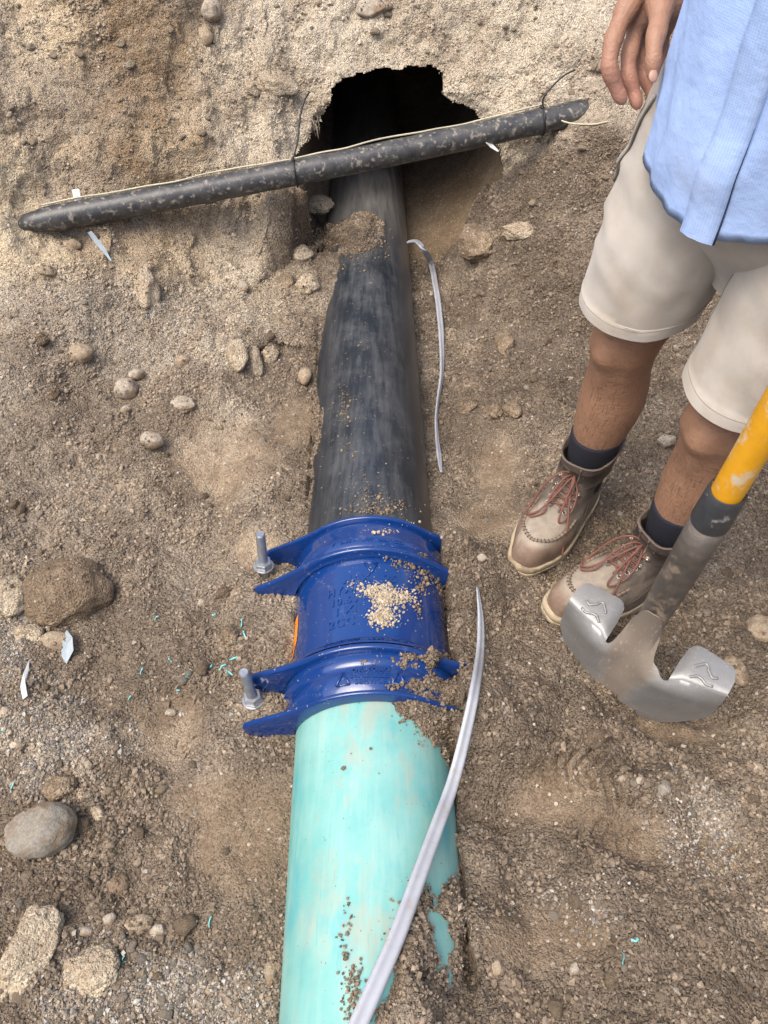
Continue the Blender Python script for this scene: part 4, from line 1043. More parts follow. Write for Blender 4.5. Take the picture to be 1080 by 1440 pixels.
# loose crumbs lying on the main and the coupling
def on_main(name, spots, label, colr, size):
    pos, nor = [], []
    for u, v, su, sv, n, R in spots:
        for _ in range(int(n * 1.7)):
            uu, vv = rng.normal(u, su), rng.normal(v, sv); p = cyl_hit(uu, vv, R)
            c = np.array([axis_x(p[1]), p[1], axis_z(p[1])]); nn = p - c; nn = nn / np.linalg.norm(nn)
            if nn[2] > .25: pos.append(p); nor.append(nn)
    pos, nor = np.array(pos), np.array(nor); n = len(pos)
    cc = np.array(colr)[rng.integers(0, len(colr), n)] * rng.uniform(.75, 1.15, size=(n, 1))
    scatter(name, pos, nor, np.minimum(size * .6 + rng.exponential(size * .6, n), size * 3), cc, icosa(), label, .2, .0004)
on_main('dry_crumbs', [(532, 832, 12, 5, 234, .166), (548, 840, 16, 8, 286, .166), (540, 852, 7, 14, 312, .166), (536, 868, 10, 5, 182, .166), (520, 828, 14, 4, 30, .166), (575, 838, 9, 5, 50, .166), (552, 872, 8, 5, 30, .166), (495, 822, 5, 3, 10, .166),
                       (540, 748, 10, 2, 25, .179), (570, 736, 8, 2, 12, .17)], 'dry yellowish soil crumbs spilled over the lettering of the coupling', [(.44, .36, .25), (.36, .29, .2), (.50, .43, .32)], .00135)
on_main('damp_crumbs', [(575, 790, 16, 5, 110, .167), (600, 808, 10, 8, 90, .167), (592, 826, 5, 4, 25, .167), (588, 858, 4, 5, 14, .167), (600, 930, 18, 4, 90, .174), (565, 926, 14, 3, 35, .174), (535, 925, 8, 3, 15, .174), (510, 930, 4, 3, 8, .174),
                        (585, 963, 14, 4, 70, .174), (560, 965, 9, 2, 20, .174), (582, 995, 10, 8, 80, .151), (565, 1010, 8, 6, 14, .151), (600, 1025, 10, 10, 70, .151), (535, 716, 24, 6, 130, .151), (520, 700, 20, 9, 50, .151), (484, 575, 4, 16, 40, .151), (500, 640, 30, 40, 30, .151),
                        (480, 560, 14, 40, 25, .151), (500, 350, 26, 12, 130, .151), (470, 372, 10, 12, 60, .151), (540, 340, 6, 16, 40, .151), (497, 1385, 10, 14, 50, .151), (500, 1420, 10, 12, 40, .151), (487, 1320, 6, 30, 25, .151), (590, 1270, 8, 14, 60, .151), (600, 1320, 6, 24, 50, .151),
                        (575, 1300, 12, 24, 60, .151), (490, 1100, 30, 80, 5, .151)], 'damp soil crumbs sprinkled over the pipes and the coupling', [(.21, .16, .105), (.27, .21, .145), (.16, .118, .075)], .0015)

# ------------------------------------------------------------------ the worker
def skin():
    N = NT('tanned_skin'); co = N.coord()
    c = N.mix(N.noise(14, 6, .65), (.235, .125, .070), (.345, .197, .122)); c = N.mix(N.ramp(N.noise(75, 5, .75), [(.50, 0.), (.68, .5)]), c, (.21, .095, .055)); c = N.mix(N.ramp(N.noise(20, 6, .75), [(.60, 0.), (.75, .4)]), c, (.40, .29, .2))
    hair = N.ramp(N.noise(1, 3, .6, N.coord('Object', (330, 330, 45))), [(.54, 0.), (.63, .6)])
    c = N.mix(N.math('MULTIPLY', hair, N.attr('hairy')), c, (.12, .065, .04))
    c = N.mix(N.attr('rosy'), c, (.50, .235, .18))
    N.base(c); N.rough(.58); N.b.inputs['Subsurface Weight'].default_value = .05; N.b.inputs['Subsurface Radius'].default_value = (.6, .25, .12); N.b.inputs['Subsurface Scale'].default_value = .008
    N.bump(N.math('ADD', N.noise(240, 4), N.math('MULTIPLY', N.noise(1, 4, .6, N.coord('Object', (45, 45, 160))), 1.2)), .55, .0018); return N.m
def cloth(name, a, b, weave=1200, dirt=None, rough=.9):
    N = NT(name); c = N.mix(N.noise(5, 4), a, b)
    if dirt: c = N.mix(N.math('MULTIPLY', N.ramp(N.noise(7, 5, .65), [(.46, 0.), (.72, 1.)]), .6), c, dirt)
    N.base(c); N.rough(rough); N.b.inputs['Sheen Weight'].default_value = .15 if a[0] > .1 else 0
    N.bump(N.math('ADD', N.noise(weave, 2), N.math('MULTIPLY', N.noise(45, 4), .8)), .35, .0015); return N.m
def shirt_cloth():
    N = NT('pale_blue_checked_cotton')
    def lines(att, period):
        s_ = N.math('SINE', N.math('MULTIPLY', N.attr(att), 2 * math.pi / period)); return N.ramp(s_, [(.55, 0.), (.95, 1.)])
    g = N.math('MAXIMUM', lines('cu', .0031), lines('cv', .0031))
    c = N.mix(N.noise(6, 3), (.29, .425, .72), (.345, .485, .77)); c = N.mix(N.math('MULTIPLY', g, .28), c, (.62, .72, .90))
    c = N.mix(N.ramp(N.noise(6, 5, .6), [(.58, 0.), (.8, .4)]), c, (.36, .37, .42))
    N.base(c); N.rough(.9); N.bump(N.math('ADD', N.noise(28, 5, .6), N.math('MULTIPLY', N.noise(9, 3, .6), 2)), .5, .005); return N.m
M_SKIN = skin(); M_SHIRT = shirt_cloth()
M_SHORTS = cloth('beige_cotton', (.50, .46, .40), (.445, .405, .345), 900, (.33, .255, .17))
M_SEAM = plain('dark_seam', (.20, .17, .13), None, .9)
M_SOCK = cloth('navy_knit', (.008, .009, .016), (.014, .015, .024), 500)
M_HAIR = plain('brown_hair', (.05, .03, .018), None, .6, bump=.4)
F_ = Vector((-.77, -.64, 0)).normalized(); RV = Vector((-.64, .77, 0)).normalized(); UZ = Vector((0, 0, 1))
HIP0 = Vector((.57, 1.04, 0))
worker = thing('person', 'worker in pale blue shirt, beige shorts, navy socks and scuffed brown lace-up boots', 'person', (.52, 1.02, .06))
W0 = worker.location.copy()
ANK = {'r': Vector((.451, 1.14, 0)), 'l': Vector((.572, .919, 0))}
KNEE = {'r': Vector((.462, 1.155, .585)), 'l': Vector((.590, .94, .585))}
HIPJ = {'r': Vector((.505, 1.14, .99)), 'l': Vector((.645, .95, .99))}
TOED = {'r': Vector((-.616, -.788, 0)).normalized(), 'l': Vector((-.91, -.42, 0)).normalized()}
def lerp_path(side, z):
    a, k, h = ANK[side], KNEE[side], HIPJ[side]
    if z < k.z: t = z / k.z; return Vector((a.x + (k.x - a.x) * t, a.y + (k.y - a.y) * t, z))
    t = (z - k.z) / (h.z - k.z); return Vector((k.x + (h.x - k.x) * t, k.y + (h.y - k.y) * t, z))
def ring(c, u, v, a, b, n=28, p=1.0):
    out = []
    for k in range(n):
        t = 2 * math.pi * k / n; x, y = math.cos(t), math.sin(t)
        if p != 1: x = math.copysign(abs(x) ** p, x); y = math.copysign(abs(y) ** p, y)
        out.append(Vector(c) + u * (x * a) + v * (y * b))
    return out
bodybm = bmesh.new()
LEG = [(.11, .038, .042, -.008), (.16, .039, .043, -.008), (.21, .041, .047, -.010), (.26, .049, .056, -.010), (.33, .060, .067, -.018), (.40, .067, .072, -.022), (.46, .064, .068, -.018), (.51, .060, .064, -.008),
       (.545, .061, .066, .0), (.58, .064, .070, .008), (.615, .066, .070, .006), (.66, .072, .078, .0), (.75, .084, .092, .0), (.88, .096, .105, -.004), (.99, .10, .11, -.012)]
for sd_ in 'rl':
    fw = (F_ + TOED[sd_] * .6).normalized(); lt = fw.cross(UZ)
    loft_into(bodybm, [ring(lerp_path(sd_, z if z > .585 else .075 + z * (.51 / .585)) + fw * sh, lt, fw, a, b) for z, a, b, sh in LEG], True, True, True)
def bod(z, lean, a, b, p=.9): return ring(HIP0 + UZ * z + F_ * lean, RV, F_, a, b, 28, p)
TORSO = [(.87, .0, .09, .08), (.93, .0, .15, .10), (1.0, .005, .16, .112), (1.08, .015, .165, .115), (1.18, .03, .165, .115), (1.30, .045, .18, .125), (1.40, .05, .19, .12), (1.48, .05, .17, .095), (1.54, .05, .09, .07), (1.58, .055, .058, .058)]
loft_into(bodybm, [bod(*q) for q in TORSO], True, True, True)
HC = HIP0 + UZ * 1.735 + F_ * .085
loft_into(bodybm, [ring(HIP0 + UZ * z + F_ * l, RV, F_, r, r) for z, l, r in ((1.52, .05, .062), (1.60, .06, .056), (1.68, .075, .058))], True, True, True)
hm = bmesh.ops.create_icosphere(bodybm, subdivisions=4, radius=1)['verts']
for v in hm:
    p = v.co.copy(); x, y, z = p.x, p.y, p.z
    jaw = 1 - .22 * max(0, -z) ** 1.3
    q = HC + RV * (x * .076 * jaw) + F_ * (y * (.098 if y < 0 else .095) * (1 - .12 * max(0, -z))) + UZ * (z * .118)
    nose = math.exp(-((x / .16) ** 2 + ((z + .12) / .22) ** 2)) * max(0, y); q += F_ * (.024 * nose)
    eye = sum(math.exp(-(((x - s_ * .42) / .17) ** 2 + ((z - .10) / .11) ** 2)) for s_ in (-1, 1)) * max(0, y); q -= F_ * (.010 * eye)
    lip = math.exp(-((x / .32) ** 2 + ((z + .47) / .07) ** 2)) * max(0, y); q += F_ * (.006 * lip)
    v.co = q
for s_ in (-1, 1):
    ec = HC + RV * (s_ * .078) - F_ * .005 - UZ * .01
    loft_into(bodybm, [ring(ec + RV * (s_ * k * .009), F_, UZ, .018 - .006 * abs(k - 1), .031 - .008 * abs(k - 1), 14) for k in (0, 1, 2)], True, True, True)
# arms
SHR = HIP0 + UZ * 1.47 + F_ * .05 + RV * .19; SHL = HIP0 + UZ * 1.47 + F_ * .05 - RV * .19
ELB_R = Vector((.47, 1.42, 1.26)); WR_R = Vector(atd(922, -42, 1.10))
ELB_L = SHL + Vector((.06, -.12, -.24)); 
SHX = lambda z: Vector((.497 + .008 * (z - .25) / .53, .711, z))
GRIP = SHX(1.30); WR_L = GRIP + Vector((.10, -.02, .02))
def limb(bm, pts, rad, n=20): tube_into(bm, pts, rad, n)
limb(bodybm, [SHR - RV * .04, SHR + RV * .01 - UZ * .03, SHR.lerp(ELB_R, .5), ELB_R, ELB_R.lerp(WR_R, .3)], [.058, .058, .050, .044, .044])
limb(bodybm, [SHL + RV * .04, SHL - RV * .01 - UZ * .03, SHL.lerp(ELB_L, .5), ELB_L, ELB_L.lerp(WR_L, .35), WR_L], [.058, .058, .050, .044, .044, .03])
limb(bodybm, [WR_L, WR_L.lerp(GRIP, .35) + Vector((0, -.005, 0)), GRIP + Vector((.045, -.01, 0))], [.03, .036, .036])
for k in range(4):   # fingers closed round the shaft
    zz = .034 - .023 * k; c = GRIP + UZ * zz
    pts = [c + Vector((.05 * math.cos(a), .036 * math.sin(a) - .002, 0)) for a in np.radians([-10, -60, -110, -160, -205, -240])]
    limb(bodybm, pts, [.011, .0105, .0105, .01, .0095, .008], 10)
limb(bodybm, [WR_L.lerp(GRIP, .3) + UZ * .02, GRIP + Vector((.035, .035, .045)), GRIP + Vector((-.005, .042, .05)), GRIP + Vector((-.03, .03, .045))], [.016, .0125, .012, .009], 10)
bme = bm_mesh('body', bodybm)
tmp = bpy.data.objects.new('body_volume', bme); COL.objects.link(tmp)
md = tmp.modifiers.new('r', 'REMESH'); md.mode = 'VOXEL'; md.voxel_size = .0052; md.use_smooth_shade = True
m2 = tmp.modifiers.new('s', 'SMOOTH'); m2.iterations = 6; m2.factor = .5
# right hand: five fingers, seen from the thumb side
handbm = bmesh.new()
def fing(px, rad, seg=14):
    P_ = spline([atd(u, v, d) for u, v, d in px], 5); r_ = np.interp(np.linspace(0, 1, len(P_)), np.linspace(0, 1, len(rad)), rad) * .92
    r_ = r_ * (1 + .07 * np.cos(np.linspace(0, 1, len(P_)) * (len(px) - 1) * 2 * np.pi / 1.5 + 1.0))
    end = Vector(P_[-1]); dirn = (end - Vector(P_[-2])).normalized()
    pts = [Vector(p) for p in P_] + [end + dirn * r_[-1] * .55, end + dirn * r_[-1] * .9]
    tube_into(handbm, pts, list(r_) + [r_[-1] * .75, r_[-1] * .35], seg)
fing([(905, -20, 1.10), (884, 8, 1.098), (871, 34, 1.10), (861, 62, 1.10), (857, 93, 1.108), (866, 122, 1.125), (874, 139, 1.135)], [.019, .018, .0150, .0140, .0132, .0120, .0098])
fing([(912, -10, 1.115), (900, 20, 1.12), (892, 50, 1.13), (885, 78, 1.13), (884, 104, 1.135), (891, 128, 1.145), (896, 146, 1.15)], [.020, .018, .0138, .0130, .0122, .0112, .0092])
fing([(920, -5, 1.13), (914, 25, 1.14), (908, 55, 1.155), (903, 80, 1.155), (907, 106, 1.16), (915, 126, 1.165), (919, 138, 1.168)], [.020, .017, .0130, .0122, .0116, .0106, .0088])
fing([(928, 0, 1.14), (930, 30, 1.155), (932, 60, 1.17), (930, 86, 1.172), (930, 106, 1.175), (931, 119, 1.178)], [.018, .015, .0112, .0105, .0100, .008])
fing([(925, -30, 1.09), (929, 0, 1.072), (927, 30, 1.058), (921, 58, 1.052), (919, 84, 1.055), (918, 105, 1.063)], [.025, .022, .0160, .0135, .0122, .0100])
fing([(918, -45, 1.10), (915, -10, 1.105), (905, 25, 1.118)], [.030, .030, .018], 18)
fing([(935, -30, 1.11), (938, 10, 1.12), (935, 40, 1.135)], [.028, .026, .016], 18)
tube_into(handbm, [Vector(atd(916, -20, 1.10)), WR_R, WR_R.lerp(ELB_R, .35), WR_R.lerp(ELB_R, .75), ELB_R], [.030, .030, .037, .044, .042], 20)
hme = bm_mesh('hand', handbm); tmp2 = bpy.data.objects.new('hand_volume', hme); COL.objects.link(tmp2)
md = tmp2.modifiers.new('r', 'REMESH'); md.mode = 'VOXEL'; md.voxel_size = .0016; md.use_smooth_shade = True
m2 = tmp2.modifiers.new('s', 'SMOOTH'); m2.iterations = 3; m2.factor = .5
dg = bpy.context.evaluated_depsgraph_get(); dg.update()
ma = bpy.data.meshes.new_from_object(tmp.evaluated_get(dg)); mb = bpy.data.meshes.new_from_object(tmp2.evaluated_get(dg))
bpy.data.objects.remove(tmp); bpy.data.objects.remove(tmp2)
bm = bmesh.new(); bm.from_mesh(ma); nb_ = len(bm.verts); bm.from_mesh(mb)
bm.verts.ensure_lookup_table()
for v in bm.verts: v.co -= W0
body_me = bpy.data.meshes.new('body'); bm.to_mesh(body_me); bm.free()
body_me.polygons.foreach_set('use_smooth', np.ones(len(body_me.polygons), dtype=bool))
co = np.zeros(len(body_me.vertices) * 3, dtype=np.float32); body_me.vertices.foreach_get('co', co); co = co.reshape(-1, 3) + np.array(W0, dtype=np.float32)
isHand = np.arange(len(co)) >= nb_
shift = np.zeros_like(co)
for sd_ in 'rl':   # kneecap, the hollows beside it, shin edge
    k3 = np.array(KNEE[sd_]) + np.array(F_) * .055; rel_ = co - k3; la = rel_ @ np.array(RV); ba = rel_ @ np.array(F_); hz_ = rel_[:, 2]
    m_ = np.exp(-(ba / .05) ** 2)
    g = .0075 * np.exp(-((la / .024) ** 2 + ((hz_ - .005) / .030) ** 2)) - .005 * np.exp(-(((np.abs(la) - .036) / .014) ** 2 + ((hz_ + .01) / .035) ** 2)) + .004 * np.exp(-((la / .015) ** 2 + ((hz_ + .065) / .022) ** 2)) - .0035 * np.exp(-((la / .03) ** 2 + ((hz_ - .05) / .014) ** 2)) + .003 * np.exp(-((la / .010) ** 2)) * np.exp(-((hz_ + .17) / .09) ** 2)
    shift += (g * m_ * (~isHand))[:, None] * np.array(F_)
co = co + shift
body_me.vertices.foreach_set('co', (co - np.array(W0)).astype(np.float32).ravel()); body_me.update()
f_attr(body_me, 'hairy', np.where(co[:, 2] < .7, sstep(.62, .5, co[:, 2]) if False else np.clip((.60 - co[:, 2]) / .1, .15, 1), 0))
f_attr(body_me, 'rosy', np.where(isHand, np.clip((1.12 - co[:, 2]) / .1, 0, 1) * .55 + .1, 0.0))
body = link('body', body_me, worker, M_SKIN)
def rel(p): return Vector(p) - W0
# thumb nail
nm = bmesh.new(); bmesh.ops.create_uvsphere(nm, u_segments=14, v_segments=8, radius=1)
nc = Vector(atd(918.5, 107, 1.0545)); nd = (Vector(atd(918, 112, 1.062)) - Vector(atd(919, 84, 1.055))).normalized(); nx_ = Vector((1, 0, .0)); nz_ = nd.cross(nx_).normalized(); nx_ = nz_.cross(nd)
for v in nm.verts: v.co = rel(nc) + nx_ * v.co.x * .0062 + nd * v.co.y * .0080 + nz_ * v.co.z * .0022
link('thumbnail', bm_mesh('thumbnail', nm), worker, plain('fingernail', (.44, .25, .185), None, .4))
# hair, eyes
hb = bmesh.new(); bmesh.ops.create_icosphere(hb, subdivisions=4, radius=1)
for v in hb.verts:
    x, y, z = v.co; k = 1.0 + .03 * mnoise.noise(v.co * 6)
    q = HC + RV * (x * .083 * k) + F_ * (y * .103 * k - .006) + UZ * (z * .122 * k + .004)
    if y > .35 and z < .55: q = HC + (q - HC) * .86
    if z < -.25: q = HC + (q - HC) * .84
    v.co = rel(q)
link('hair', bm_mesh('hair', hb), worker, M_HAIR)
for s_ in (-1, 1):
    eb = bmesh.new(); bmesh.ops.create_uvsphere(eb, u_segments=16, v_segments=10, radius=.0115)
    eo = link('eye', bm_mesh('eye', eb), worker, plain('eye_white', (.7, .68, .64), None, .25)); eo.location = rel(HC + RV * (s_ * .032) + F_ * .082 + UZ * .012)
    ib = bmesh.new(); bmesh.ops.create_uvsphere(ib, u_segments=12, v_segments=8, radius=.0055)
    io = link('iris', bm_mesh('iris', ib), eo, plain('iris_brown', (.04, .02, .01), None, .2)); io.location = F_ * .0075

# shorts: two wide legs, hems, seams, pocket edges
def fold(p, seed, amp):
    q = Vector((p.x * 7, p.y * 7, p.z * 3)) + Vector((seed, seed * 2, 0))
    r = Vector((p.x * 5, p.y * 5, p.z * 11 + p.x * 9)) + Vector((seed * 3, 0, seed))
    r2 = Vector((p.x * 10 + p.z * 14, p.y * 10 - p.z * 6, p.z * 16)) + Vector((seed, 5, seed * 4))
    return amp * (mnoise.fractal(q, .7, 2, 3) * .7 + (1 - abs(mnoise.noise(r)) * 2.2) * .42 + (1 - abs(mnoise.noise(r2)) * 2.4) * .16 - .35)
sb = bmesh.new()
HEMZ = {'r': .70, 'l': .695}
SHORT_RINGS = {}
for sd_ in 'rl':
    fw = F_; lt = RV if sd_ == 'r' else -RV
    rg = []
    zs = [HEMZ[sd_] + k * .0125 for k in range(38)]
    for k, z in enumerate(zs):
        t = k / 37; c = lerp_path(sd_, min(z, 1.1)) + fw * (.012 - .01 * t) + lt * (.004 + .012 * t)
        a = .103 + .012 * math.sin(t * math.pi) - .002 * t; b = .111 + .012 * math.sin(t * math.pi) + .002 * t
        pts = ring(c, RV, fw, a, b, 144, .95)
        o_ = []
        for q in pts:
            rad = (q - c); rad.z = 0; w_ = fold(q, 3.1 if sd_ == 'r' else 8.7, .0125 * (.4 + .6 * min(1, t * 4)))
            o_.append(q + rad.normalized() * w_ + UZ * (-.014 * (rad.normalized().dot(fw)) * (1 - t)))
        rg.append(o_)
    SHORT_RINGS[sd_] = rg
    # turned hem: inside, bottom edge, stitched groove
    inner = [q + (c_ - q) * .028 - UZ * .0005 for q, c_ in zip(rg[0], [sum(rg[0], Vector()) / 144] * 144)]
    inner_up = [q + (sum(rg[4], Vector()) / 144 - q) * .07 for q in rg[4]]
    def grow(r_, g): c_ = sum(r_, Vector()) / len(r_); return [q + (q - c_).normalized() * g for q in r_]
    hem_top = 2
    full = [inner_up, inner, grow(rg[0], .0005)] + [grow(rg[k], .0006) for k in range(1, hem_top + 1)] + [grow([q + UZ * .0012 for q in rg[hem_top]], -.0003)] + rg[hem_top + 1:]
    loft_into(sb, [[rel(q) for q in r_] for r_ in full])
pel = []
for z in np.linspace(.80, 1.09, 24):
    k_ = float(sstep(.80, .97, z)); pts = bod(z, -.012 + .016 * k_, .055 + .135 * k_, .050 + .090 * k_, .95)
    pel.append([rel(q + (q - (HIP0 + UZ * z)).normalized() * fold(q, 5.5, .008)) for q in pts])
loft_into(sb, pel)
shorts = link('shorts', sharp(bm_mesh('shorts', sb), 38), worker, M_SHORTS)
def ring_point(sd_, z, ang, g=.001):
    rg = SHORT_RINGS[sd_]; k = (z - HEMZ[sd_]) / .0125; k0 = max(0, min(len(rg) - 2, int(k))); t = k - k0
    i = ang / (2 * math.pi) * 144; i0 = int(math.floor(i)) % 144; f = i - math.floor(i); i1 = (i0 + 1) % 144
    q = (rg[k0][i0].lerp(rg[k0][i1], f)).lerp(rg[k0 + 1][i0].lerp(rg[k0 + 1][i1], f), t)
    c_ = sum(rg[k0], Vector()) / 144; n_ = (q - c_); n_.z = 0
    return rel(q + n_.normalized() * g)
for ang in (.42,):
    tb = bmesh.new(); tube_into(tb, [ring_point('r', z, ang, .0) for z in np.linspace(.66, 1.04, 34)], .0013, 6); link('side_seam', bm_mesh('side_seam', tb), shorts, M_SEAM)
for q_ in 'rl':
    tb = bmesh.new(); tube_into(tb, [ring_point(q_, HEMZ[q_] + .030 - .014 * math.sin(a) * .8, a, .0002) for a in np.linspace(0, 2 * math.pi, 97)], .0009, 5, False)
    link('hem_stitch', bm_mesh('hem_stitch', tb), shorts, plain('hem_thread', (.30, .265, .21), None, .9))
tb = bmesh.new(); tube_into(tb, [ring_point('l', z, .42 + math.pi * .0, .0) for z in np.linspace(.70, 1.04, 30)], .0011, 5); link('side_seam', bm_mesh('side_seam', tb), shorts, M_SEAM)
pb = bmesh.new(); path = [ring_point('r', z, a, .003) for z, a in zip(np.linspace(.90, 1.06, 14), np.linspace(.42, .95, 14))]
tube_into(pb, path, .0030, 8); link('pocket_edge', bm_mesh('pocket_edge', pb), shorts, M_SHORTS)
pb = bmesh.new(); tube_into(pb, [p + Vector((0, 0, -.005)) for p in path], .0022, 6); link('pocket_slit', bm_mesh('pocket_slit', pb), shorts, M_SEAM)

# shirt: body, sleeves, front edge
sh = bmesh.new(); CU, CV = [], []
nth = 96; SHRINGS = []
def shirt_ring(z, k):
    t = (z - .95) / .55; lean = .02 + .05 * min(1, max(0, t))
    a = .190 - .008 * math.sin(min(1, max(0, t)) * 3.1); b = .160 - .012 * min(1, max(0, t))
    if z > 1.40: s_ = (z - 1.40) / .16; a = a * (1 - s_) + .095 * s_; b = b * (1 - s_) + .075 * s_
    c = HIP0 + UZ * z + F_ * lean; out = []
    for i in range(nth):
        th = 2 * math.pi * i / nth; x = math.cos(th); y = math.sin(th); x = math.copysign(abs(x) ** .9, x); y = math.copysign(abs(y) ** .9, y)
        q = c + RV * (x * a) + F_ * (y * b)
        amp = .012 * (1 - .5 * min(1, max(0, t)))
        r = (q - c).normalized(); qq = Vector((math.cos(th) * 2.2, math.sin(th) * 2.2, z * 2.5))
        w_ = amp * (mnoise.fractal(qq + Vector((4, 7, 1)), .8, 2, 3)) + amp * .45 * (1 - 2 * abs(mnoise.noise(Vector((math.cos(th) * 3 + z * 3, math.sin(th) * 3, z * 7 + th)))))
        q = q + r * w_
        out.append(q)
    return out, a
hemz = lambda th: .992 + .030 * math.cos(th) ** 2 * 0 + .010 * math.sin(th * 3 + 1) - .012 * math.exp(-((th - math.pi / 2) / .3) ** 2)
zz = [.955 + k * .0155 for k in range(40)]
prev = None; vr = []
for k, z in enumerate(zz):
    out, a = shirt_ring(z, k); row = []
    for i, q in enumerate(out):
        th = 2 * math.pi * i / nth
        dz = (hemz(th) - .955) * max(0, 1 - k / 12)
        row.append(sh.verts.new(rel(q + UZ * dz))); CU.append(th * .19); CV.append(z)
    vr.append(row)
# inner layer for thickness at the hem
row = []
for i, v in enumerate(vr[0]):
    c = rel(HIP0 + UZ * .955 + F_ * .02); row.append(sh.verts.new(v.co + (c - v.co).normalized() * .0014 + UZ * .001)); CU.append(2 * math.pi * i / nth * .19); CV.append(.95)
row2 = []
for i, v in enumerate(vr[4]):
    c = rel(HIP0 + UZ * 1.0 + F_ * .02); row2.append(sh.verts.new(v.co + (c - v.co).normalized() * .006)); CU.append(2 * math.pi * i / nth * .19); CV.append(1.)
allr = [row2, row] + vr
for a_, b_ in zip(allr[:-1], allr[1:]):
    for i in range(nth): sh.faces.new((a_[i], a_[(i + 1) % nth], b_[(i + 1) % nth], b_[i]))
def sleeve_into(p0, p1, p2, r0, r1):
    P_ = [p0, p0.lerp(p1, .35), p1, p1.lerp(p2, .45), p2]; P_ = [Vector(p) for p in spline(P_, 5)]; rr = np.interp(np.linspace(0, 1, len(P_)), [0, 1], [r0, r1])
    rings_ = []
    for (c, u_, v_), r_ in zip(frames(P_), rr):
        rings_.append([rel(c + (u_ * math.cos(t) + v_ * math.sin(t)) * (r_ + .008 * mnoise.noise(Vector((c.z * 22, math.cos(t) * 2, math.sin(t) * 2))))) for t in np.linspace(0, 2 * math.pi, 32, endpoint=False)])
    last = rings_[-1]; cc = sum(last, Vector()) / 32; rings_.append([q + (cc - q).normalized() * .006 for q in last]); rings_.append([q + (cc - q).normalized() * .008 for q in rings_[-4]])
    n0 = len(sh.verts); loft_into(sh, rings_, True, True)
    for k in range(len(rings_)):
        for j in range(32): CU.append(j / 32 * .36); CV.append(k * .01)
sleeve_into(SHR - RV * .05, SHR.lerp(ELB_R, .4), SHR.lerp(ELB_R, .92), .078, .068)
sleeve_into(SHL + RV * .05, SHL.lerp(ELB_L, .4), SHL.lerp(ELB_L, .92), .078, .068)
tb = None
sme = bmesh.new(); 
shirt_me = bpy.data.meshes.new('shirt'); sh.verts.index_update(); bmesh.ops.recalc_face_normals(sh, faces=sh.faces[:]); sh.to_mesh(shirt_me)
SHIRT_V = [[v.co.copy() for v in r_] for r_ in vr]; sh.free(); sme.free()
shirt_me.polygons.foreach_set('use_smooth', np.ones(len(shirt_me.polygons), dtype=bool))
f_attr(shirt_me, 'cu', CU); f_attr(shirt_me, 'cv', CV)
shirt = link('shirt', shirt_me, worker, M_SHIRT)
# button band down the front: a raised strip with an open edge, its shade painted as a dark tube, and buttons
i0 = nth // 4
bb = bmesh.new(); bcu, bcv, rows_ = [], [], []
for k in range(0, 36):
    r_ = SHIRT_V[k]; rows_.append(k)
ringsb = []
for k in rows_:
    c = sum(SHIRT_V[k], Vector()) / nth; pr = []
    for di, g in ((1.0, -.002), (1.0, .0045), (.2, .006), (-1.0, .006), (-2.0, .0045), (-2.0, -.002)):
        j = i0 + di; j0 = int(math.floor(j)); f = j - j0; q = SHIRT_V[k][j0 % nth].lerp(SHIRT_V[k][(j0 + 1) % nth], f)
        n_ = q - c; n_.z = 0; pr.append(q + n_.normalized() * g + UZ * (-.006 if k == 0 else 0)); bcu.append(j * .0124); bcv.append(zz[k])
    ringsb.append(pr)
loft_into(bb, ringsb, False); band = link('button_band', bm_mesh('button_band', bb), shirt, M_SHIRT); f_attr(band.data, 'cu', bcu); f_attr(band.data, 'cv', bcv)
sb_ = bmesh.new(); tube_into(sb_, [ringsb[k][1].lerp(ringsb[k][0], .4) for k in range(0, 12)], [.0022 * (1 - k / 13) for k in range(12)], 6); link('front_slit_shade', bm_mesh('front_slit_shade', sb_), shirt, plain('painted_slit_shade', (.03, .045, .10), None, .9))  # dark blue tube painted in for the shade of the open front gap
# boots ------------------------------------------------------------
def leather():
    N = NT('worn_leather'); c = N.attr('col', 'Color')
    k = N.ramp(N.noise(38, 6, .7), [(.25, .62), (.75, 1.25)]); c = N.mix(1, c, k, 'MULTIPLY')
    c = N.mix(N.ramp(N.noise(24, 6, .72), [(.50, 0.), (.70, .55)]), c, (.30, .24, .175))
    N.base(c); N.rough(.66); N.bump(N.math('ADD', N.noise(30, 5, .65), N.math('MULTIPLY', N.noise(420, 3), .3)), .45, .004); return N.m
M_LEATHER = leather()
M_SOLE = plain('cream_wedge_sole', (.47, .39, .26), (.36, .29, .19), .8, 60, 0, .2, dirt=(.24, .175, .115), dscale=28, dthr=.49)
M_LACE = plain('rust_laces', (.19, .075, .05), (.14, .06, .042), .7, 200, 0, .3, 900)
M_EYELET = plain('brass_eyelet', (.5, .47, .40), None, .4, metal=.8)
M_STITCH = plain('dark_stitching', (.07, .05, .035), None, .8)
def half_w(y, side):
    """foot half width; side +1 = inner edge"""
    ys = [-.085, -.06, -.02, .03, .08, .125, .165, .195, .216]; wi = [.030, .042, .043, .043, .050, .056, .054, .045, .026]; wo = [.030, .042, .044, .047, .055, .058, .052, .040, .024]
    return np.interp(y, ys, wi if side > 0 else wo)
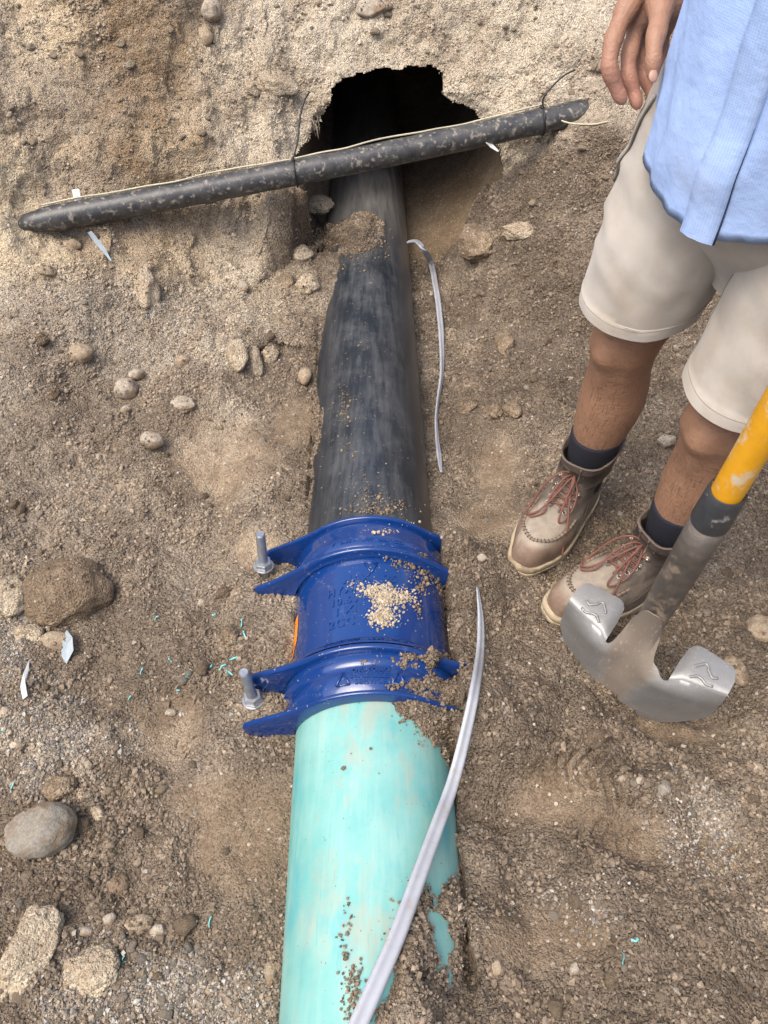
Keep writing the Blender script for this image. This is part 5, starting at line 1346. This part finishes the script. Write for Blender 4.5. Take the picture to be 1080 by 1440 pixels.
def boot(side):
    d = TOED[side]; lt = d.cross(UZ)              # lateral axis (to the boot's right)
    inner = 1 if side == 'l' else -1
    A = ANK[side]; gz_ = .5 * (ground_z(A.x + d.x * .15, A.y + d.y * .15) + ground_z(A.x - d.x * .05, A.y - d.y * .05)) + .010
    O_ = Vector((A.x, A.y, gz_)); o = bpy.data.objects.new('boot', None); COL.objects.link(o); o.parent = worker; o.location = rel(O_); o.scale = (1.17, 1.17, 1.13)
    zt_, zh_ = max(ground_z(A.x + d.x * q + lt.x * w, A.y + d.y * q + lt.y * w) for q in (.17, .20, .23) for w in (-.03, 0, .03)), ground_z(A.x - d.x * .06, A.y - d.y * .06)
    tilt = min(.16, math.atan2(zt_ - zh_ - .006, .27)); o.rotation_mode = 'QUATERNION'; o.rotation_quaternion = Quaternion(lt, tilt); o.location.z = zh_ + .06 * math.tan(tilt) + .002 - W0.z; gz_ = zh_ + .06 * math.tan(tilt)
    o['label'] = 'scuffed brown leather work boot with rust laces and cream sole'
    def W(x, y, z): return lt * x + d * y + UZ * z
    n = 64
    def outline(yb, yf, k, z, tip=.75, grow=0.0, xo=0):
        out = []
        for i in range(n):
            t = 2 * math.pi * i / n; cy, sx = math.cos(t), math.sin(t)
            y = (yb + yf) / 2 + (yf - yb) / 2 * cy
            yy = -.085 + (y - yb) / (yf - yb) * .301 if yf > .15 else y
            e = min(1, abs(sx)) ** .66
            sd2 = (1 if sx > 0 else -1) * inner
            w = float(half_w(min(max(yy if yf > .15 else y, -.06), .178), sd2)) * k * e + grow
            out.append((math.copysign(w, sx) * (1 if abs(sx) > 1e-6 else 0), y, z))
        return out
    # sole
    sbm = bmesh.new(); R_ = []
    for z, g, e in ((0, -.004, -.004), (.003, 0, 0), (.010, .001, .001), (.012, -.0008, -.0005), (.014, .001, .001), (.024, .002, .003), (.027, .001, .002)):
        R_.append([W(*q) for q in outline(-.090 - e, .222 + e, 1.03, z, grow=g)])
    loft_into(sbm, R_, True, True, True); link('sole', sharp(bm_mesh('sole', sbm), 40), o, M_SOLE)
    UP = [(.022, -.086, .217, .97), (.030, -.087, .218, .985), (.045, -.088, .219, 1.0), (.058, -.087, .216, .985), (.068, -.086, .209, .95), (.076, -.085, .198, .90), (.083, -.084, .180, .84), (.089, -.083, .157, .80), (.095, -.082, .134, .80), (.103, -.081, .112, .81),
          (.113, -.081, .092, .83), (.125, -.082, .077, .86), (.140, -.083, .067, .92), (.157, -.085, .061, 1.0), (.175, -.087, .058, 1.06), (.192, -.088, .059, 1.10), (.200, -.0885, .060, 1.11)]
    ub = bmesh.new(); R_ = []; cols = []
    for zi, (z, yb, yf, k) in enumerate(UP):
        pts = outline(yb, yf, k, z)
        pts = [(x, y, zz_ + (.006 * mnoise.noise(Vector((x * 24, y * 24, z * 24 + (3 if side == 'r' else 9)))) if zi > 3 else 0) + (.008 * (-(y + .01) / .07) if z > .17 else 0)) for x, y, zz_ in pts]
        pts = [(x, y + max(0, z - .075) * math.tan(tilt) * .95, zz_) for x, y, zz_ in pts]
        pts = [(x * (1 + .035 * mnoise.noise(Vector((y * 30, z * 45, x * 5 + (5 if side == 'r' else 1))))), y, zz_) for x, y, zz_ in pts]
        R_.append(pts)
    last = R_[-1]; R_.append([(x * .955, (y + .002) * .96 - .002, z + .001) for x, y, z in last]); R_.append([(x * .93, (y + .002) * .93 - .002, z - .055) for x, y, z in last])
    for r_ in R_:
        for x, y, z in r_:
            toe = sstep(.125, .15, y) if False else min(1, max(0, (y - .10) / .03))
            top = min(1, max(0, (z - .066) / .008)) * (1 if abs(x) < .036 else 0)
            dusty = (.30, .255, .195); toec = (.205, .140, .098); shaft = (.085, .066, .053); mid = (.165, .134, .104)
            f = min(1, max(0, (z - .06) / .10)); c = [mid[i] * (1 - f) + shaft[i] * f for i in range(3)]
            c = [c[i] * (1 - toe) + (dusty[i] if top > .5 else toec[i]) * toe for i in range(3)]
            if y < -.05 and z < .1: c = (.30, .25, .20)
            cols.append(c)
    loft_into(ub, [[W(*q) for q in r_] for r_ in R_], True, True, False)
    um = bm_mesh('upper', ub); c_attr(um, 'col', cols); up = link('upper', um, o, M_LEATHER)
    bt = BVHTree.FromPolygons([v.co.copy() for v in um.vertices], [tuple(p.vertices) for p in um.polygons])
    def top(x, y, lift=0.0):
        if y < .066:   # shaft front: come in from the front
            pass
        h = bt.ray_cast(W(x, y, .4), -UZ)
        return (h[0] + h[1] * lift, h[1]) if h[0] is not None else (W(x, y, .1), UZ)
    def frontp(x, z, lift=0.0):
        h = bt.ray_cast(W(x, .3, z), -d); return (h[0] + h[1] * lift, h[1]) if h[0] is not None else (W(x, .06, z), d)
    # raised moccasin seam round the toe, with stitches
    U = [(-.040, .098), (-.041, .125), (-.037, .152), (-.026, .176), (-.010, .189), (.008, .190), (.025, .178), (.037, .154), (.041, .125), (.040, .098)]
    path = [top(x, y, .0012)[0] for x, y, _ in [(q[0], q[1], 0) for q in spline([(a, b, 0) for a, b in U], 6)]]
    mb_ = bmesh.new(); tube_into(mb_, path, .0026, 8); mm = bm_mesh('toe_seam', mb_); c_attr(mm, 'col', [(.22, .16, .115)] * len(mm.vertices)); seam = link('toe_seam', mm, up, M_LEATHER)
    stb = bmesh.new()
    for i in range(2, len(path) - 2, 2):
        t_ = (path[i + 1] - path[i - 1]).normalized(); s2 = t_.cross(UZ).normalized(); tube_into(stb, [path[i] - s2 * .005 + UZ * .0005, path[i] + UZ * .0032, path[i] + s2 * .005 + UZ * .0005], .0007, 5)
    link('stitching', bm_mesh('stitching', stb), up, M_STITCH)
    # lacing: facings, tongue gap, eyelets
    fr = [(.019, .112), (.0205, .098), (.022, .085)]; hk = [(.0225, .128), (.023, .148), (.023, .168)]
    holes = []
    for sx in (-1, 1):
        row_ = [top(sx * x, y, .0008) for x, y in fr] + [frontp(sx * x, z, .0008) for x, z in hk]
        holes.append(row_)
        tb_ = bmesh.new(); edge = [top(sx * .010, .118, .001)[0]] + [(p + (W(-sx * .011, 0, 0))) for p, _ in row_] + [frontp(sx * .012, .190, .001)[0]]
        edge2 = [top(sx * .010, .118, .0015)[0]]
        for p, nn in row_:
            xl = (p.dot(lt)) - sx * .011; z_ = p.z
            q = frontp(xl, z_, .0016)[0] if z_ > .11 else top(xl, p.dot(d), .0016)[0]; edge2.append(q)
        edge2.append(frontp(sx * .012, .190, .0016)[0])
        tube_into(tb_, spline(edge2, 4), .0021, 6); em = bm_mesh('facing_edge', tb_); c_attr(em, 'col', [(.11, .085, .065)] * len(em.vertices)); link('facing_edge', em, up, M_LEATHER)
        for k, (p, nn) in enumerate(row_):
            eb_ = bmesh.new(); u_ = nn.orthogonal().normalized(); v_ = nn.cross(u_)
            tube_into(eb_, [p + nn * .0006 + (u_ * math.cos(a) + v_ * math.sin(a)) * .0036 for a in np.linspace(0, 2 * math.pi, 15)], .0012, 6, False)
            if k >= 3: tube_into(eb_, [p, p + nn * .005], [.0022, .0034], 10)
            link('eyelet', bm_mesh('eyelet', eb_), up, M_EYELET)
    lr = .0019
    for k in range(6):
        pass
    for k in range(5):
        for a_, b_ in ((0, 1), (1, 0)):
            p, n1_ = holes[a_][k]; q, n2_ = holes[b_][k + 1]; m_ = (p + q) / 2; nn = (n1_ + n2_).normalized()
            lb = bmesh.new(); tube_into(lb, spline([p + n1_ * .001, m_ + nn * (.0055 + .002 * a_), q + n2_ * .002], 5), lr, 7); link('lace', bm_mesh('lace', lb), up, M_LACE)
    # bow: two loops and two loose ends
    kn = frontp(0, .158, .010)[0]
    def lay(pts, r=lr):
        P_ = []
        for x, y, z in pts:
            if z is None:
                q = top(x, y, .006)[0]
            else: q = W(x, y, z)
            P_.append(q)
        lb = bmesh.new(); tube_into(lb, spline([kn] + P_, 6), r, 7); link('lace', bm_mesh('lace', lb), up, M_LACE)
    s = 1 if side == 'r' else -1
    lay([(.018, .085, .168), (.036, .102, .140), (.040, .125, None), (.034, .146, None), (.020, .140, None), (.010, .112, .128), (.004, .085, .150), (0, .075, .158)])
    lay([(-.010, .092, .165), (-.014, .115, .135), (-.020, .135, None), (-.026, .125, None), (-.030, .105, .118), (-.022, .088, .142), (-.006, .075, .158)])
    lay([(-.006, .088, .162), (-.022, .112, .128), (-.036, .130, None), (-.047, .142, .058), (-.054, .150, .036)])
    lay([(.010, .09, .160), (.016, .115, .130), (.012, .135, None), (.022, .155, None), (.030, .150, None)])
    kb = bmesh.new(); bmesh.ops.create_uvsphere(kb, u_segments=10, v_segments=8, radius=.0055); ko = link('lace_knot', bm_mesh('lace_knot', kb), up, M_LACE); ko.location = kn
    # side tag on the outer rear quarter of the near boot
    # collar roll and heel seam
    cb = bmesh.new(); tube_into(cb, [W(*q) for q in R_[16]] + [W(*R_[16][0])], .0019, 8, False); cm = bm_mesh('collar', cb); c_attr(cm, 'col', [(.13, .10, .08)] * len(cm.vertices)); link('collar', cm, up, M_LEATHER)
    qb = bmesh.new(); qp = []
    for sx in (-1, 1):
        pp = []
        for y, z in ((-.086, .105), (-.06, .108), (-.02, .10), (.03, .088), (.07, .070), (.10, .055)):
            h = bt.ray_cast(W(sx * .2, y, z), lt * -sx)
            if h[0] is not None: pp.append(h[0] + h[1] * .0008)
        if len(pp) > 2: tube_into(qb, spline(pp, 4), .0014, 6)
        pp = []
        for y, z in ((.058, .135), (.03, .128), (.0, .132), (-.04, .142), (-.08, .15)):
            h = bt.ray_cast(W(sx * .2, y, z), lt * -sx)
            if h[0] is not None: pp.append(h[0] + h[1] * .0006)
        if len(pp) > 2: tube_into(qb, spline(pp, 4), .0012, 6)
    link('panel_seam', bm_mesh('panel_seam', qb), up, M_STITCH)
    if side == 'l':
        for sx in (1, -1):
            h = bt.ray_cast(W(sx * .2, .03, .048), lt * -sx)
            if h[0] is not None and sx == -1 * inner * -1:
                tg = bmesh.new(); n_ = h[1]; bmesh.ops.create_cube(tg, size=1)
                for v in tg.verts: v.co = h[0] + d * v.co.x * .018 + UZ * v.co.y * .007 + n_ * (v.co.z * .002 + .001)
                link('side_tag', bm_mesh('side_tag', tg, False), up, M_STITCH)
    # sock (goes with the leg, not with the tilted boot)
    kb2 = bmesh.new(); R2 = []
    for z, a, b in ((.10, .043, .050), (.17, .0445, .0515), (.215, .049, .0565), (.250, .0525, .0605), (.272, .0545, .0625), (.278, .053, .061), (.275, .044, .050)):
        c = lerp_path(side, z + gz_); fwv = (F_ + d * .6).normalized(); ltv = fwv.cross(UZ)
        R2.append([rel(q) for q in ring(Vector((c.x, c.y, z + gz_)) - fwv * .008, ltv, fwv, a, b, 64)])
    for r_ in R2:
        c = sum(r_, Vector()) / len(r_)
        for i in range(len(r_)):
            if i % 2: r_[i] = r_[i] + (c - r_[i]).normalized() * .0016
    loft_into(kb2, R2); link('sock', bm_mesh('sock', kb2), worker, M_SOCK)
    return o
boot('r'); boot('l')

# ------------------------------------------------------------------ shovel standing in front of the near boot
def scuffed_steel():
    N = NT('scuffed_steel'); c = N.mix(N.noise(18, 5, .65), (.235, .23, .215), (.34, .34, .335))
    d = N.ramp(N.math('ADD', N.math('MULTIPLY', N.attr('mud'), .8), N.math('MULTIPLY', N.noise(30, 6, .7), .55)), [(.36, 0.), (.64, .9)])
    c = N.mix(d, c, (.17, .135, .10)); sc = N.ramp(N.noise(1, 3, .6, N.coord('Object', (160, 160, 40))), [(.6, 0.), (.75, .35)]); c = N.mix(sc, c, (.55, .55, .54))
    N.base(c); N.b.inputs['Metallic'].default_value = .75; N.setv(N.b.inputs['Metallic'], N.math('SUBTRACT', .6, N.math('MULTIPLY', d, .55)))
    N.rough(N.math('ADD', .52, N.math('MULTIPLY', d, .38))); N.bump(N.noise(50, 5), .25, .003); return N.m
M_STEEL = scuffed_steel()
M_STEEL2 = plain('muddy_socket_steel', (.10, .088, .076), (.16, .14, .12), .55, 40, .5, .35, 60, dirt=(.22, .165, .115), dscale=20, dthr=.52)
M_YELLOW = plain('yellow_fibreglass', (.70, .35, .012), (.60, .28, .01), .42, 30, 0, .15, dirt=(.52, .46, .34), dscale=19, dthr=.53)
M_COLLAR = plain('black_rubber_collar', (.03, .032, .036), (.05, .052, .056), .4, 40, 0, .2, dirt=(.36, .34, .31), dscale=22, dthr=.56)
shv = thing('shovel', 'scuffed steel shovel with yellow handle standing upright in front of the boots', 'shovel', tuple(SHX(.10)))
s0_ = shv.location.copy()
def sring(z, r, n=32, sq=1.0, extra=0): return [q - s0_ for q in ring(SHX(z), Vector((1, 0, 0)), Vector((0, 1, 0)), r, r, n)]
hb = bmesh.new(); loft_into(hb, [sring(z, r) for z, r in ((.64, .0235), (.9, .0235), (1.2, .0230), (1.44, .0230), (1.446, .020))], True, True, True); link('handle', sharp(bm_mesh('handle', hb), 40), shv, M_YELLOW)
hb = bmesh.new(); loft_into(hb, [sring(z, r) for z, r in ((.615, .0295), (.62, .0305), (.675, .0290), (.690, .0285), (.6925, .0265), (.690, .0240))]); link('collar', sharp(bm_mesh('collar', hb), 40), shv, M_COLLAR)
BW = Vector((.796, -.606, 0)).normalized(); BN = Vector((-.606, -.796, 0)).normalized(); BC = Vector((.486, .672, 0))
# socket: steel tube folded to a closed seam, flattening into the blade
hb = bmesh.new(); rr_ = []
for z, a, b, dx_ in ((.20, .018, .006, .034), (.25, .022, .010, .026), (.29, .0245, .014, .018), (.33, .026, .019, .008), (.38, .0275, .025, .0015), (.44, .0285, .027, 0), (.54, .0295, .029, 0), (.618, .0295, .0292, 0)):
    c = SHX(z) + BN * dx_; out = []
    for k in range(40):
        t = 2 * math.pi * k / 40; x, y = math.cos(t), math.sin(t); r2 = 1 - .20 * math.exp(-((math.atan2(x, y)) / .16) ** 2) * min(1, max(.25, (.56 - z) / .2))
        out.append(c + BW * (x * a * r2) + BN * (y * b * r2) - s0_)
    rr_.append(out)
loft_into(hb, rr_, True, True, True); soc = link('socket', bm_mesh('socket', hb), shv, M_STEEL2)
HWB = .162
def blade_pt(x, s):
    """x across (-1..1), s from top (0) to the cutting edge (1); the middle runs up and round the front of the socket"""
    ax_ = abs(x); xn = x + .092; neck = math.exp(-(abs(xn) / .185) ** 4)
    topz = .258 - .012 * math.exp(-((ax_ - .36) / .09) ** 2) + .105 * neck
    botz = .072 + .105 * ax_ ** 2.3
    z = topz + (botz - topz) * s
    rec = float(np.interp(z, [.10, .17, .23, .28], [0, .010, .026, .036])) * math.exp(-(xn / (.20 + .10 * max(0, (.26 - z) / .16))) ** 2)
    n_ = .044 * (1 - ax_ ** 2) - rec
    sa = float(np.interp(z, [.20, .25, .29, .33, .38], [.018, .022, .0245, .026, .0275])) + .003
    sb_ = float(np.interp(z, [.20, .25, .29, .33, .38], [.006, .010, .014, .019, .025])) + .003
    sd_ = float(np.interp(z, [.20, .25, .29, .33, .38], [.034, .026, .018, .008, .0015]))
    sock_n = sd_ + sb_ * math.sqrt(max(0, 1 - min(1, (xn * HWB / sa) ** 2))) - .038
    w = float(sstep(.225, .30, z)); n_ = n_ * (1 - w) + sock_n * w
    return BC + BW * (x * HWB) + BN * n_ + UZ * z - s0_
nxb, nsb = 81, 28
def bx_(i): u = -1 + 2 * i / (nxb - 1); return math.copysign(abs(u) ** 1.5, u) * (1 - .0) - .092 * (1 - abs(u)) ** 1.0 * 1.0
gridp = [[blade_pt(bx_(i), j / (nsb - 1)) for i in range(nxb)] for j in range(nsb)]
bb = bmesh.new(); fv = [[bb.verts.new(p) for p in r_] for r_ in gridp]; bv = [[bb.verts.new(p - BN * .0024) for p in r_] for r_ in gridp]
mud = []
for L_ in (fv, bv):
    for j in range(nsb):
        for i in range(nxb):
            x = bx_(i); s_ = j / (nsb - 1); mud.append(math.exp(-((x + .07) / (.13 + .16 * max(0, .8 - s_))) ** 2) * (1.15 - .75 * s_) + .2 * s_)
for j in range(nsb - 1):
    for i in range(nxb - 1):
        bb.faces.new((fv[j][i], fv[j][i + 1], fv[j + 1][i + 1], fv[j + 1][i])); bb.faces.new((bv[j][i + 1], bv[j][i], bv[j + 1][i], bv[j + 1][i + 1]))
def rim(seq):
    for (a, b), (c, e) in zip(seq[:-1], seq[1:]):
        bb.faces.new((a, b, e, c))
rim([(fv[0][i], bv[0][i]) for i in range(nxb)]); rim([(fv[-1][i], bv[-1][i]) for i in range(nxb)][::-1])
rim([(fv[j][0], bv[j][0]) for j in range(nsb)][::-1]); rim([(fv[j][-1], bv[j][-1]) for j in range(nsb)])
bme_ = bm_mesh('blade', bb); sharp(bme_, 50); f_attr(bme_, 'mud', mud); blade = link('blade', bme_, shv, M_STEEL)
# rolled foot steps with two wavy ribs each
for sg in (-1, 1):
    tb = bmesh.new(); rows_ = []
    x0, x1 = sg * .40, sg * 1.0
    prof = [(0, -.002), (.002, .003), (.006, .006), (.014, .0075), (.030, .009), (.050, .010), (.056, .0095)]
    for back, up_ in prof:
        r_ = []
        for i in range(15):
            t = i / 14; x = x0 + (x1 - x0) * t
            if back > .045: x = x0 + (x1 - x0) * (.10 + .76 * t if back > .055 else .03 + .90 * t)
            p = blade_pt(x, 0); base_ = p - BN * ((.044 * (1 - x * x)) * min(1, back / .05) * .75)
            r_.append(base_ - BN * back + UZ * up_)
        rows_.append(r_)
    fv_ = [[tb.verts.new(p) for p in r_] for r_ in rows_]; bv_ = [[tb.verts.new(p - UZ * .0024) for p in r_] for r_ in rows_]
    for a in range(len(fv_) - 1):
        for i in range(14):
            tb.faces.new((fv_[a][i], fv_[a][i + 1], fv_[a + 1][i + 1], fv_[a + 1][i])); tb.faces.new((bv_[a][i + 1], bv_[a][i], bv_[a + 1][i], bv_[a + 1][i + 1]))
    for seq in ([(fv_[-1][i], bv_[-1][i]) for i in range(15)], [(fv_[a][0], bv_[a][0]) for a in range(len(fv_))], [(fv_[a][-1], bv_[a][-1]) for a in range(len(fv_))]):
        for (a, b), (c, e) in zip(seq[:-1], seq[1:]): tb.faces.new((a, b, e, c))
    fm = bm_mesh('foot_step', tb); sharp(fm, 50); f_attr(fm, 'mud', [.05] * len(fm.vertices)); fs = link('foot_step', fm, shv, M_STEEL)
    for off in (-.17, .17):
        pts = []
        for t in np.linspace(0, 1, 13):
            fi = 4 + t * 6; a_ = 3.0 + off * 4.4 + .45 * math.sin(t * 2 * math.pi - .6)
            a0_ = int(a_); i0_ = int(fi); q = rows_[a0_][i0_].lerp(rows_[a0_][min(14, i0_ + 1)], fi - i0_).lerp(rows_[min(6, a0_ + 1)][i0_], a_ - a0_); pts.append(q + UZ * .0012)
        wb = bmesh.new(); tube_into(wb, spline(pts, 2),   .0027, 8); wm = bm_mesh('grip_rib', wb); f_attr(wm, 'mud', [0.] * len(wm.vertices)); link('grip_rib', wm, fs, M_STEEL)
